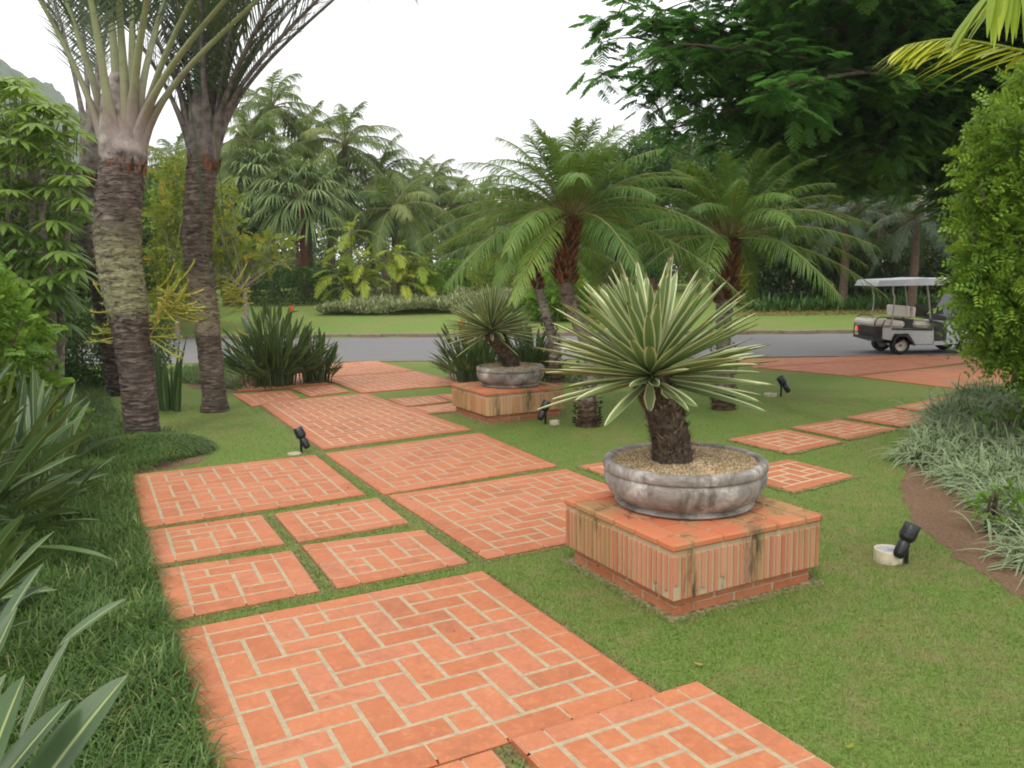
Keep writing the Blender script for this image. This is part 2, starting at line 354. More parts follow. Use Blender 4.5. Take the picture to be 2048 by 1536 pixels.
M['cocos_dead'] = leafmat('dry_coconut_leaflet', [(0, (.14, .11, .04)), (1, (.33, .22, .08))], .6, .2, ns=.8)
M['fan'] = leafmat('fan_palm_segment', [(0, (.07, .12, .040)), (.5, (.14, .21, .07)), (1, (.25, .32, .12))], .55, .25, ns=.8)
M['areca'] = leafmat('areca_leaflet', [(0, (.10, .17, .015)), (.5, (.24, .33, .025)), (1, (.47, .50, .05))], .4, .35, ns=1, tcol=(.4, .45, .03))
M['blue'] = leafmat('dark_palm_leaflet', [(0, (.014, .030, .014)), (.6, (.032, .062, .030)), (1, (.07, .12, .055))], .4, .2, ns=1)
M['dypsis'] = leafmat('triangle_palm_leaflet', [(0, (.035, .055, .03)), (1, (.08, .11, .055))], .5, .15)
M['tree'] = leafmat('feathery_leaf', [(0, (.035, .090, .022)), (.5, (.085, .19, .042)), (1, (.17, .34, .065))], .6, .55, ns=1.2, tcol=(.10, .30, .03))
M['hedge_b'] = leafmat('bright_hedge_leaf', [(0, (.05, .11, .012)), (.5, (.10, .21, .020)), (1, (.22, .36, .04))], .38, .3, ns=3)
M['hedge_d'] = leafmat('dark_hedge_leaf', [(0, (.022, .052, .012)), (.5, (.042, .105, .018)), (1, (.09, .18, .03))], .38, .15, ns=2)
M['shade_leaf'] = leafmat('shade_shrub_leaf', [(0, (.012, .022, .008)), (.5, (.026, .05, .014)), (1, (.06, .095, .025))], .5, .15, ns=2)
M['shrub_r'] = leafmat('privet_leaf', [(0, (.045, .10, .012)), (.5, (.105, .21, .022)), (1, (.26, .39, .045))], .38, .35, ns=3, tcol=(.3, .4, .02))
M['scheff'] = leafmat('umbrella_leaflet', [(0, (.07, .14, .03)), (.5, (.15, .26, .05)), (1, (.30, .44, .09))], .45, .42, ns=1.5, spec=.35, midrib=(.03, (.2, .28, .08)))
M['strel'] = leafmat('paddle_leaf', [(0, (.026, .055, .020)), (.5, (.055, .105, .036)), (1, (.12, .18, .065))], .4, .12, ns=5, nstr=.25, spec=.4, midrib=(.022, (.30, .35, .12)))
M['strel_stalk'] = leafmat('leaf_stalk', [(0, (.05, .08, .03)), (1, (.12, .15, .06))], .5, 0)
M['orange'] = simple('orange_petal', (.72, .17, .02), .5, var=.1); M['magenta'] = simple('magenta_petal', (.32, .012, .06), .5, var=.2)
M['mondo'] = leafmat('mondo_blade', [(0, (.034, .075, .016)), (.5, (.072, .145, .028)), (.86, (.14, .22, .05)), (1, (.30, .27, .13))], .4, .2, ns=2.5, nstr=.25)
M['turfblade'] = leafmat('turf_blade', [(0, (.085, .14, .024)), (.5, (.155, .24, .048)), (.75, (.235, .31, .08)), (1, (.38, .32, .16))], .5, .3, ns=1.8, nstr=.3, dry=(.30, .27, .12))
M['spider'] = leafmat('striped_blade', [(0, (.08, .14, .05)), (.5, (.16, .24, .10)), (1, (.28, .35, .19))], .45, .2, ns=4, margin=(.37, (.44, .49, .32)))
M['variegated'] = leafmat('variegated_leaf', [(0, (.13, .17, .06)), (.5, (.25, .28, .13)), (1, (.48, .48, .30))], .5, .2, ns=1.5)
M['croton'] = leafmat('yellow_green_leaf', [(0, (.09, .15, .02)), (.65, (.19, .26, .03)), (.9, (.34, .33, .03)), (1, (.46, .26, .03))], .45, .35, ns=1.2, nstr=.4, tcol=(.4, .4, .02))
M['lime'] = leafmat('lime_stem', [(0, (.16, .24, .03)), (.5, (.36, .38, .07)), (1, (.50, .36, .07))], .45, .1)
M['spear'] = leafmat('spear_leaf', [(0, (.045, .085, .025)), (1, (.10, .16, .05))], .45, 0, ns=12)
M['far'] = leafmat('distant_foliage', [(0, (.040, .070, .026)), (.5, (.085, .13, .042)), (1, (.17, .23, .07))], .6, .3, ns=.3)
M['brown'] = simple('brown_branch', (.10, .065, .04), .9, var=.3, ns=20, bmp=.5); M['greybranch'] = simple('grey_branch', (.24, .21, .17), .9, var=.3, ns=20)
M['bark1'] = m_bark('mossy_palm_bark', (.035, .025, .021), (.12, .09, .075), (.32, .26, .22), lichen=.97, lz=(1.45, 2.1), lcol=(.34, .33, .18), stretch=(1, 1, 4))
M['bark2'] = m_bark('brown_palm_bark', (.035, .026, .020), (.12, .09, .07), (.30, .25, .20), lichen=.7, lz=(1.1, 1.5), lcol=(.42, .36, .24), stretch=(1, 1, 4))
M['bark3'] = m_bark('dark_palm_bark', (.02, .015, .012), (.06, .042, .036), (.24, .20, .18), lichen=.5, lz=(2.0, 3.4), lcol=(.28, .25, .20))
M['bark_d'] = m_bark('date_palm_bark', (.025, .016, .010), (.085, .055, .035), (.22, .16, .10), lichen=.6, lz=(.3, 1.3), lcol=(.42, .39, .33))
M['bark_f'] = m_bark('pale_palm_bark', (.05, .04, .03), (.13, .10, .075), (.24, .20, .15))
def m_sheath():
    m, n, p, o = newmat('waxy_leaf_base'); u = n.nodes.new('ShaderNodeUVMap'); s = n.nodes.new('ShaderNodeSeparateXYZ'); n.links.new(u.outputs[0], s.inputs[0])
    a = noise(n, 9, 7, .7, stretch=(1, 1, .5)); v = math_(n, 'MULTIPLY_ADD', math_(n, 'SUBTRACT', a, .5), .22, s.outputs[1])
    c = ramp(n, v, [(.0, (.085, .045, .03)), (.05, (.33, .28, .26)), (.10, (.26, .21, .19)), (.17, (.21, .17, .12)), (.24, (.22, .23, .12)), (.6, (.20, .23, .09))])
    c = mixc(n, ramp(n, noise(n, 6, 6, .7, dist=.8), [(.52, 0.), (.66, .45)]), c, (.13, .055, .04))
    n.links.new(c, p.inputs['Base Color']); p.inputs['Roughness'].default_value = .6; bump(n, p, noise(n, 14, 5), .3, .02); return m
M['sheath'] = m_sheath(); M['crownshaft'] = simple('pale_leaf_base', (.25, .205, .18), .65, var=.45, ns=7, bmp=.4, bs=20); M['sheath_d'] = simple('grey_leaf_base', (.13, .105, .09), .7, var=.4, ns=9, bmp=.3, bs=20)
M['cart_paint'] = simple('silver_paint', (.46, .47, .47), .35, metal=.3, var=.05); M['cart_roof'] = simple('cart_roof_plastic', (.50, .51, .54), .4, var=.06)
M['vinyl'] = simple('cream_vinyl', (.62, .57, .50), .5, var=.05); M['rubber'] = simple('tyre_rubber', (.015, .015, .015), .8, var=.2); M['rimm'] = simple('cream_wheel_rim', (.66, .62, .48), .4, var=.05)
M['pole'] = simple('grey_post', (.34, .33, .30), .5, var=.05); M['windscreen'] = simple('tinted_windscreen', (.05, .05, .055), .15, var=.1)
m, n_, p_, o_ = newmat('tail_light_glow'); p_.inputs['Base Color'].default_value = (.7, .01, .02, 1); p_.inputs['Emission Color'].default_value = (1, .02, .05, 1); p_.inputs['Emission Strength'].default_value = 1.5; M['tail'] = m
M['tail_off'] = simple('red_reflector', (.25, .01, .012), .3, var=.1)
M['wall'] = simple('ochre_wall', (.60, .42, .24), .9, var=.1, ns=2); M['wall_w'] = simple('white_wall', (.70, .68, .64), .9, var=.06, ns=2); M['roof'] = simple('clay_roof', (.42, .17, .09), .85, var=.25, ns=6, bmp=.5, bs=8)
M['pane'] = simple('window_pane', (.08, .09, .10), .15, var=.1); M['trim'] = simple('white_trim', (.72, .70, .66), .6, var=.05)
M['terracotta'] = simple('terracotta_tile', (.55, .24, .15), .8, var=.15, ns=15)
m, n_, p_, o_ = newmat('forested_hill'); a_ = noise(n_, .07, 8, .7); n_.links.new(ramp(n_, a_, [(.35, (.035, .065, .025)), (.65, (.11, .17, .07))]), p_.inputs['Base Color']); p_.inputs['Roughness'].default_value = 1
bump(n_, p_, a_, 1., 6.); M['hill'] = m

# ================================================================ SETTING
RD0 = lambda X: 18.3-.045*np.asarray(X, float)
RD1 = lambda X: 25.2-.10*np.clip(np.asarray(X, float), -45, 45)
ROAD1 = 25.2
def hgt(X, Y):
    X = np.asarray(X, float); Y = np.asarray(Y, float)
    e_ = Y-RD1(X); k = np.clip((e_-.15)/11, 0, 1); z = 1.0*k
    z = z+.03*np.sin(X*.7+Y*.3)*k
    return np.where(e_ > .1, z+.07, 0)
def sheet(name, xs, ys, m, zf):
    X, Y = np.meshgrid(xs, ys); V = np.stack([X, Y, zf(X, Y)], -1).reshape(-1, 3); nx = len(xs)
    i = np.arange(len(ys)-1)[:, None]*nx+np.arange(nx-1)[None]
    b = MB(); b.add(V, np.stack([i, i+1, i+1+nx, i+nx], -1).reshape(-1, 4), smooth=True, uv=V[:, :2]); return b.build(name, m)
ys = np.concatenate([np.linspace(-6, 20, 40), np.linspace(20.2, 45, 160), np.linspace(46, 120, 20), np.linspace(150, 550, 12)])
xs = np.concatenate([np.linspace(-500, -60, 14), np.linspace(-55, 55, 120), np.linspace(60, 500, 14)])
tag(sheet('ground', xs, ys, M['lawn'], hgt), kind='structure')
b = MB(); X_ = np.linspace(-60, 60, 61); V_ = np.array([[(x, RD0(x), .006), (x, RD1(x)+.12, .006)] for x in X_], float).reshape(-1, 3)
b.add(V_, [[2*k, 2*k+2, 2*k+3, 2*k+1] for k in range(60)], uv=V_[:, :2]); tag(b.build('road', M['asphalt']), kind='structure')
b = MB()
for x in np.arange(-50, 50, 1.0): box(b, (x+.5, float(RD1(x+.5))+.14, .045+.008*math.sin(x*3)), (1.0, .20, .16), bev=.02, tint=random.random(), rot=((-math.atan(.10)), 'Z'))
tag(b.build('kerb', M['kerb']), kind='structure')
b = MB()
for x in np.arange(-50, 14, 1.0): box(b, (x+.5, float(RD0(x+.5))-.03, .004), (.985, .10, .04), bev=.01)
tag(b.build('road_edging', M['kerb']), kind='structure')

def blob_sheet(name, pts, m, z=.004, n=90, jit=.05, kind='structure', label=None, zf=None):
    P = np.asarray(pts, float)[:, :2]; m_ = len(P)
    Q = np.vstack([P[-1:], P, P[:2]]); out = []
    for k in range(n):
        u = k/n*m_; i = int(u); f = u-i; a, b_, c, d = Q[i], Q[i+1], Q[i+2], Q[(i+3) % len(Q)] if i+3 < len(Q) else Q[2]
        out.append(b_*(1-f)+c*f)
    out = np.array(out)+rng.normal(size=(n, 2))*jit*.5; c = out.mean(0)
    from mathutils.geometry import tessellate_polygon
    t = [list(x) for x in tessellate_polygon([[Vector((p[0], p[1], 0)) for p in out]])]
    V = np.array([(p[0], p[1], z) for p in out]); q = []
    a_, b2, c2 = V[t[0][0]], V[t[0][1]], V[t[0][2]]
    if np.cross(b2-a_, c2-a_)[2] < 0: t = [x[::-1] for x in t]
    b = MB(); b.add(V, q, t, smooth=True); return tag(b.build(name, m), kind=kind, label=label)

# ---------------------------------------------------------------- brick paving slabs
PALE = (99, 8, 14, 15, 16, 17, 18, 19, 20, 21, 22, 23, 24, 25, 11, 12, 13)
M['pale_mortar'] = m_mortar('pale_mortar', (.50, .40, .25))
PAVE = []      # footprints kept free of turf
def bil(c, u, v):
    u = np.asarray(u, float)[..., None]; v = np.asarray(v, float)[..., None]
    return c[0]*(1-u)*(1-v)+c[1]*u*(1-v)+c[2]*u*v+c[3]*(1-u)*v
def herring(nx, ny, off=0):
    out = []
    for i in range(-1, nx+1):
        for j in range(-1, ny+1):
            k = (i-j+off) % 4
            r = None
            if k == 0: r = [i, j, i+2, j+1]
            elif k == 3: r = [i, j, i+1, j+2]
            if r:
                r = [max(r[0], 0), max(r[1], 0), min(r[2], nx), min(r[3], ny)]
                if r[2]-r[0] > .3 and r[3]-r[1] > .3: out.append(r)
    return out
def slab(c, nx, ny, h=.022, z0=0.0, off=0, label=None, seed=0, joint=.020, name='brick_path', mats=None):
    """c: four ground corners (u0v0, u1v0, u1v1, u0v1); nx, ny: size in brick widths (with the border)"""
    rs = random.Random(seed+3); joint = .027 if seed in PALE[7:14] and joint == .020 else joint; c = np.array([np.array([p[0], p[1], 0.]) for p in c]); PAVE.append(c[:, :2].copy())
    W = np.linalg.norm(c[1]-c[0]); H = np.linalg.norm(c[3]-c[0]); b = MB()
    bu, bv = 1.0/nx, 1.0/ny
    rects = []     # (u0,v0,u1,v1) with joint halves
    ju, jv = joint/2/W, joint/2/H; iu, iv = .003/W, .003/H
    for (x0, y0, x1, y1) in herring(nx-2, ny-2, off): rects.append((bu*(1+x0)+ju, bv*(1+y0)+jv, bu*(1+x1)-ju, bv*(1+y1)-jv))
    def border(n):
        o = [0, 1.]+[1.+2*k for k in range(1, int((n-2)/2)+1)]; o = [x for x in o if x < n-1]+[n-1, n]; return o
    bx, by = border(nx), border(ny)
    for k in range(len(bx)-1):
        for v0, v1, e in ((0, bv, 0), (1-bv, 1, 1)):
            rects.append((bx[k]*bu+(iu if k else 0), v0+(iv*0 if e == 0 else jv), bx[k+1]*bu-(iu if k < len(bx)-2 else 0), v1-(jv if e == 0 else 0)))
    for k in range(1, len(by)-2):
        for u0, u1, e in ((0, bu, 0), (1-bu, 1, 1)):
            rects.append((u0+(ju if e else 0), by[k]*bv+iv, u1-(0 if e else ju), by[k+1]*bv-iv))
    for (u0, v0, u1, v1) in rects:
        dz = rs.uniform(-.0016, .0016); bw = .0025/W; bh = .0025/H
        eu0 = .016/W if u0 < 1e-6 else bw; eu1 = .016/W if u1 > 1-1e-6 else bw; ev0 = .016/H if v0 < 1e-6 else bh; ev1 = .016/H if v1 > 1-1e-6 else bh
        U = [u0, u1, u1, u0, u0+eu0, u1-eu1, u1-eu1, u0+eu0]; Vv = [v0, v0, v1, v1, v0+ev0, v0+ev0, v1-ev1, v1-ev1]
        P = bil(c, U, Vv); P[:4, 2] = z0+h-.0026; P[:4, 2] -= (np.array([u0 < 1e-6 or v0 < 1e-6, u1 > 1-1e-6 or v0 < 1e-6, u1 > 1-1e-6 or v1 > 1-1e-6, u0 < 1e-6 or v1 > 1-1e-6]))*.0055; P[4:, 2] = z0+h+dz*.6
        b.add(P, [[4, 5, 6, 7], [0, 1, 5, 4], [1, 2, 6, 5], [2, 3, 7, 6], [3, 0, 4, 7]], tint=rs.random(), mat=0, uv=P[:, :2])
    P = bil(c, [0, 1, 1, 0]*2, [0, 0, 1, 1]*2); P[:4, 2] = z0+h-.0040; P[4:, 2] = z0-.02
    Q = bil(c, [.012, .988, .988, .012], [.012, .012, .988, .988]); Q[:, 2] = z0+h-.0012
    b.add(Q, [[0, 1, 2, 3]], mat=1, uv=Q[:, :2])
    P[:4, 2] = z0+h-.008
    b.add(P, [[0, 4, 5, 1], [1, 5, 6, 2], [2, 6, 7, 3], [3, 7, 4, 0]], mat=0, tint=.1)
    return tag(b.build(name, mats or [M['brick'], M['pale_mortar'] if seed in PALE else M['mortar']]), kind='structure', label=label)
def q4(*pp): return [G(x, y) for x, y in pp]
def rect(x0, x1, y0, y1): return [L2W(x0, y0), L2W(x1, y0), L2W(x1, y1), L2W(x0, y1)]
# order: near-left, near-right, far-right, far-left
slab([L2W(.36, 2.80), L2W(2.22, 2.80), G(965, 1146), G(345, 1268)], 12, 12, off=1, label='largest near brick panel with wide pale joints at the bottom of the picture')
slab([G(335, 1247), G(640, 1186), G(584, 1106), G(313, 1144)], 6, 6, off=2, seed=1)
slab([G(675, 1181), G(936, 1129), G(846, 1064), G(604, 1095)], 6, 6, off=2, seed=2)
slab([G(306, 1135), G(570, 1091), G(523, 1034), G(291, 1066)], 6, 6, off=2, seed=3)
slab([G(597, 1088), G(819, 1049), G(755, 1000), G(548, 1032)], 6, 6, off=2, seed=4)
slab([G(287, 1059), G(731, 992), G(631, 913), G(260, 954)], 12, 12, off=3, seed=5)
slab([G(973, 1122), L2W(4.14, 4.83), L2W(4.13, 6.70), G(777, 995)], 12, 13, off=0, seed=6)
slab([G(768, 992), G(1114, 934), G(960, 868), G(650, 910)], 12, 12, off=1, seed=7)
slab([G(645, 901), G(943, 861), G(735, 789), G(515, 807)], 12, 26, off=2, seed=8)
# lower pair meeting the near panel, and stepped panel at bottom right
slab([L2W(.38, 1.1), L2W(1.34, 1.1), L2W(1.36, 2.790), L2W(.37, 2.790)], 7, 12, h=.021, off=3, seed=9)
slab([L2W(1.44, .85), L2W(2.42, .85), L2W(2.41, 2.785), L2W(1.445, 2.785)], 7, 14, h=.045, off=1, seed=10)
# far part of the path
slab([G(504, 815), G(602, 798), G(580, 783), G(465, 790)], 6, 6, seed=11, off=2)
slab([G(621, 795), G(699, 785), G(665, 771), G(582, 778)], 6, 6, seed=12, off=2)
slab(rect(2.42, 3.98, 14.40, 17.0), 12, 20, seed=13)
slab(rect(4.10, 5.98, 12.98, 15.35), 12, 16, seed=14, off=1)
slab(rect(4.10, 5.98, 15.43, 17.75), 12, 16, seed=15, off=2)
slab([G(812, 815), G(899, 805), G(870, 793), G(775, 800)], 6, 6, seed=16, off=2)
slab([G(899+8, 804), L2W(5.85, 11.3), L2W(5.85, 12.1), G(872, 792)], 6, 6, seed=17, off=2)
slab([G(855, 829), L2W(5.0, 10.42), L2W(4.98, 11.12), G(812, 818)], 6, 6, seed=18, off=2)
# stepping slabs going right
slab(rect(4.32, 5.18, 5.80, 6.76), 6, 6, seed=19, off=2)
slab([G(1587, 987)-L2W(0, 0), G(1708, 955), G(1577, 922), L2W(5.36, 5.84)], 6, 6, seed=20, off=2)
slab([G(1577, 909), G(1682, 886), G(1568, 861), G(1458, 881)], 6, 6, seed=21, off=2)
slab([G(1694, 880), G(1794, 860), G(1675, 842), G(1583, 857)], 6, 6, seed=22, off=2)
slab([G(1805, 856), L2W(9.62, 6.52), G(1786, 819), G(1693, 837)], 6, 6, seed=23, off=2)
slab([L2W(9.80, 6.60), L2W(10.68, 6.72), L2W(10.70, 7.55), L2W(9.85, 7.45)], 6, 6, seed=24, off=2)
slab([L2W(10.86, 6.72), L2W(11.68, 6.86), L2W(11.68, 7.74), L2W(10.86, 7.62)], 6, 6, seed=25, off=2)
# drive on the right: three long panels
drv = [M['brick'], m_mortar('drive_joint', (.36, .20, .12))]
slab(rect(12.15, 17.0, 8.05, 9.98), 33, 14, seed=26, joint=.014, mats=drv)
slab([L2W(12.1, 10.08), L2W(17.3, 10.3), L2W(16.4, 11.35), L2W(11.75, 11.86)], 34, 13, seed=27, joint=.014, mats=drv)
slab([L2W(11.65, 11.95), L2W(16.2, 11.45), G(1800, 713), G(1470, 720)], 34, 12, seed=28, joint=.014, mats=drv)

# soil beds
bed = [G(1990, 790), G(1865, 850), G(1812, 915), G(1800, 980), G(1825, 1040), G(1890, 1095), G(1965, 1150), G(2060, 1205), G(2300, 1290), L2W(9.5, .8), L2W(11, 3), L2W(12, 6)]
blob_sheet('soil_bed', bed, M['soil'], n=140)
blob_sheet('soil_bed', [G(262, 948), G(330, 940), G(400, 925), G(425, 905), G(395, 878), G(330, 868), G(250, 870), G(200, 900)], M['soil'], n=60)
blob_sheet('soil_bed', [G(262, 958), L2W(.33, 6.6), L2W(.34, 3.0), L2W(.3, 1), L2W(-3, 1), L2W(-6, 6), L2W(-4, 14), L2W(-1, 12), G(250, 880)], M['soil'], n=120, jit=.03, z=.002)
blob_sheet('soil_bed', [G(480, 785), G(560, 780), G(660, 772), G(670, 760), G(600, 750), G(470, 750), G(390, 762), G(370, 772), G(420, 785)], M['soil'], n=70)
blob_sheet('soil_bed', [G(880, 770), G(960, 785), G(1120, 770), G(1180, 755), G(1100, 742), G(900, 748)], M['soil'], n=60)

# ---------------------------------------------------------------- hill far behind
b = MB(); xs_ = np.linspace(-420, -140, 260); ys_ = np.linspace(300, 520, 30)
X, Y = np.meshgrid(xs_, ys_)
top = np.interp(X, [-420, -321, -292, -274, -264, -240, -205, -150, 60], [150, 138, 125, 118, 107, 88, 50, 12, -2])
Z = top*np.sin(np.clip((Y-300)/200, 0, 1)*PI*.5+0.0)+rng.normal(size=X.shape)*.7+2*np.sin(X*.21)*np.cos(Y*.1)+1.2*np.sin(X*.9+Y*.3)
i = np.arange(29)[:, None]*260+np.arange(259)[None]
b.add(np.stack([X, Y, Z], -1).reshape(-1, 3), np.stack([i, i+1, i+261, i+260], -1).reshape(-1, 4), smooth=True)
tag(b.build('hill', M['hill']), kind='structure')

# ================================================================ PEDESTALS, BOWLS, AGAVES
M['rib_ochre'] = m_stained('ochre_fluted_terracotta', (.46, .20, .09), (.54, .31, .15), .8)
def pedestal(x0, x1, y0, y1, H, label, seed):
    rs = random.Random(seed); o = L2W((x0+x1)/2, (y0+y1)/2); t = thing('brick_pedestal', label, 'pedestal', o, 'brick pedestals carrying planted bowls', YAW)
    hx, hy = (x1-x0)/2, (y1-y0)/2; PAVE.append(np.array([L2W(x0, y0), L2W(x1, y0), L2W(x1, y1), L2W(x0, y1)])[:, :2])
    zb = H*.235; zc = H-.045
    b = MB(); ins = .045
    box(b, (0, 0, zb/2-.01), (2*(hx-ins)-.012, 2*(hy-ins)-.012, zb+.02), mat=1)
    for k, (za, zz) in enumerate(((0.0, zb*.5-.004), (zb*.5+.004, zb+.003))):
        for s in range(4):
            Ls = (hx if s % 2 == 0 else hy)-ins; M3 = Matrix.Rotation(s*PI/2, 3, 'Z'); d = (hy if s % 2 == 0 else hx)-ins
            x = -Ls+(0 if k else -.15)
            while x < Ls:
                xa, xb = max(x, -Ls), min(x+.29, Ls)
                if xb-xa > .03:
                    V = MB(); c = np.array([(xa+xb)/2, -d+.015, (za+zz)/2]); box(b, np.array(M3) @ c, (xb-xa-.010, .03, zz-za), rot=np.array(M3), bev=.004, tint=rs.random())
                x += .30
    b.build('base', [M['brick'], M['ribmortar']], t)
    b = MB(); box(b, (0, 0, (zb+zc)/2+.002), (2*hx-.022, 2*hy-.022, zc-zb-.004), mat=1)
    for s in range(4):
        Ls = (hx if s % 2 == 0 else hy)-.006; d = (hy if s % 2 == 0 else hx); M3 = np.array(Matrix.Rotation(s*PI/2, 3, 'Z')); n = int(2*Ls/.046); st = 2*Ls/n
        for k in range(n):
            x = -Ls+(k+.5)*st+rs.uniform(-.002, .002); wv = st*rs.uniform(.52, .66); top = zc-.022-rs.uniform(0, .008); bot = zb+.004
            if rs.random() < .06: bot += rs.uniform(.02, .1)
            box(b, M3 @ np.array([x, -d+.012, (top+bot)/2]), (wv, .024, top-bot), rot=M3, bev=.006, tint=rs.random())
    b.build('fluted_band', [M['rib'] if seed == 1 else M['rib_ochre'], M['ribmortar']], t)
    b = MB(); box(b, (0, 0, zc+.0175), (2*hx-.016, 2*hy-.016, .032), mat=1); tl = .215; e = .008
    def tile(xa, xb, ya, yb, mi=0): box(b, ((xa+xb)/2, (ya+yb)/2, zc+.0225+rs.uniform(-.001, .001)), (xb-xa-.007, yb-ya-.007, .044), bev=.010 if mi == 0 else .004, tint=rs.random(), mat=mi)
    X0, X1, Y0, Y1 = -hx-e, hx+e, -hy-e, hy+e; bw = .15
    nx = round((X1-X0-2*bw)/.23); sx2 = (X1-X0-2*bw)/nx; ny = round((Y1-Y0-2*bw)/.23); sy2 = (Y1-Y0-2*bw)/ny
    for k in range(nx):
        for ya, yb in ((Y0, Y0+bw), (Y1-bw, Y1)): tile(X0+bw+k*sx2, X0+bw+(k+1)*sx2, ya, yb)
    for k in range(ny):
        for xa, xb in ((X0, X0+bw), (X1-bw, X1)): tile(xa, xb, Y0+bw+k*sy2, Y0+bw+(k+1)*sy2)
    for xa in (X0, X1-bw):
        for ya in (Y0, Y1-bw): tile(xa, xa+bw, ya, ya+bw)
    ns = int((X1-X0-2*bw-.02)/.15); st = (X1-X0-2*bw-.02)/ns
    for i_ in range(ns):
        for j_ in range(ns):
            box(b, (X0+bw+.01+(i_+.5)*st, Y0+bw+.01+(j_+.5)*st*(Y1-Y0)/(X1-X0), zc+.021), (st-.014, st*.98-.014, .040), bev=.004, tint=rs.random())
    b.build('cap', [M['capbrick'], M['mortar']], t); return t
P1 = dict(x0=2.79, x1=3.93, y0=3.43, y1=4.56, H=.43); P2 = dict(x0=4.60, x1=5.76, y0=9.38, y1=10.50, H=.40)
pedestal(**P1, label='stained brick pedestal of vertical ribbed tiles under the large near planter bowl', seed=1)
pedestal(**P2, label='smaller looking orange brick pedestal beside the far part of the path', seed=2)

def bowl(c, R, Hh, label, grav, seed):
    t = thing('planter_bowl', label, 'planter', c, 'round concrete planter bowls')
    pr = [(0, .006), (.80, .006), (.845, .014), (.85, .05), (.835, .085), (.80, .10), (.80, .115), (.86, .17), (.93, .30), (.975, .46), (.992, .62), (.985, .70), (.975, .735), (.965, .75), (.985, .765), (1.0, .80), (1.0, .90), (.99, .965), (.965, .995), (.93, 1.0), (.895, .985), (.88, .95), (.87, .84)]
    b = MB(); lathe(b, [(r*R, z*Hh) for r, z in pr], ns=72, jit=.004); b.build('bowl', M['bowl'], t)
    b = MB(); n = 26; rr = np.linspace(0.001, .885, n)*R
    lathe(b, [(r, (.905+.05*(1-(r/R)**2))*Hh) for r in rr], ns=48)
    V = b.v[0]; V[:, 2] += rng.normal(size=len(V))*.003
    N = grav; a = rng.uniform(0, 2*PI, N); r = np.sqrt(rng.uniform(0, 1, N))*.875*R; pz = (.905+.05*(1-(r/R)**2))*Hh+.003
    I = np.array([(1, 0, 0), (-1, 0, 0), (0, 1, 0), (0, -1, 0), (0, 0, 1), (0, 0, -1.)]); F = [[0, 2, 4], [2, 1, 4], [1, 3, 4], [3, 0, 4], [2, 0, 5], [1, 2, 5], [3, 1, 5], [0, 3, 5]]
    s = rng.uniform(.004, .0095, (N, 1, 1))*rng.uniform(.6, 1.3, (N, 1, 3)); Vp = np.stack([r*np.cos(a), r*np.sin(a), pz], 1)[:, None]+I[None]*s
    Fp = (np.array(F)[None]+np.arange(N)[:, None, None]*6).reshape(-1, 3); b.add(Vp, t=Fp, tint=np.repeat(rng.uniform(0, 1, N), 6), mat=1, smooth=False)
    b.build('gravel', [M['gravel'], M['pebble']], t); return t
c1 = L2W((P1['x0']+P1['x1'])/2+.05, (P1['y0']+P1['y1'])/2+.10, P1['H']+.002); c2 = L2W((P2['x0']+P2['x1'])/2+.06, (P2['y0']+P2['y1'])/2, P2['H']+.002)
bowl(c1, .520, .285, 'large weathered grey concrete bowl full of gravel on the near brick pedestal', 9000, 1)
bowl(c2, .465, .26, 'smaller brownish concrete bowl with a pale drip mark on the far pedestal', 2500, 2)

def agave(c, z0, tp, Ln, nleaf, label, seed, tr=.14, low=-.55, wid=.085):
    """tp: trunk path offsets; rosette at its end"""
    t = thing('agave_plant', label, 'agave', (c[0], c[1], z0), 'trunked agaves growing in concrete bowls')
    p = spline(tp, 14); b = MB(); L = np.linspace(0, 1, 14)
    tube(b, p, tr*(1.08-.12*np.sin(L*PI)+.04*L), 20, noise=.04)
    # dry pointed leaf bases
    N = 900; u = rng.uniform(0, 1, N); k = np.minimum((u*13).astype(int), 12); f = (u*13-k)[:, None]; ax = p[k]*(1-f)+p[k+1]*f; T = nrm(p[k+1]-p[k]); a = rng.uniform(0, 2*PI, N)
    e1 = nrm(np.cross(T, [0, 1., .2])); e2 = np.cross(T, e1); o = e1*np.cos(a)[:, None]+e2*np.sin(a)[:, None]
    blades(b, ax+o*tr*.92, nrm(o*.75+T*.55+rng.normal(size=(N, 3))*.2), rng.uniform(.04, .085, N)*tr/.14, .024*tr/.14, n=1, prof=lambda t: 1-t*.95, tint=rng.uniform(0, 1, N), mat=1, side=np.cross(o, T))
    b.build('trunk', [M['agave_trunk'], M['scale']], t)
    d = fib_dirs(nleaf, low, .995); d = nrm(d+rng.normal(size=d.shape)*.085); el = d[:, 2]
    top = p[-1]; axis = nrm(p[-1]-p[-3]); 
    tint = np.clip(.5+rng.normal(size=nleaf)*.22, 0, 1)
    L_ = Ln*(1-.10*np.clip(el, 0, 1)-.10*np.clip(-el, 0, 1))*rng.uniform(.84, 1.05, nleaf)
    b = MB()
    rad = nrm(np.stack([d[:, 0], d[:, 1], 0*el], 1)); side = np.cross(d, GV); side[np.abs(el) > .97] = rng.normal(size=((np.abs(el) > .97).sum(), 3)); side = nrm(side)
    side = nrm(side+np.cross(side, d)*rng.normal(size=(nleaf, 1))*.18)
    W = wid*rng.uniform(.8, 1.15, nleaf)
    pf = lambda t: np.interp(t, [0, .08, .3, .5, .75, .92, 1], [.62, .60, .86, 1.0, .78, .36, .03])
    base = top+d*.045+np.array([0, 0, 1.])*(.05*(el-.2))[:, None]
    b2 = [base]
    blades(b, base, d, L_, W, droop=rng.uniform(-.055, .045, nleaf)*np.clip(1-np.abs(el), 0, 1), n=9, nc=4, fold=.28, prof=pf, side=-side, tint=tint, smooth=True)
    return t, b, top
c1t = c1+np.array([-.02, .02, .27]); 
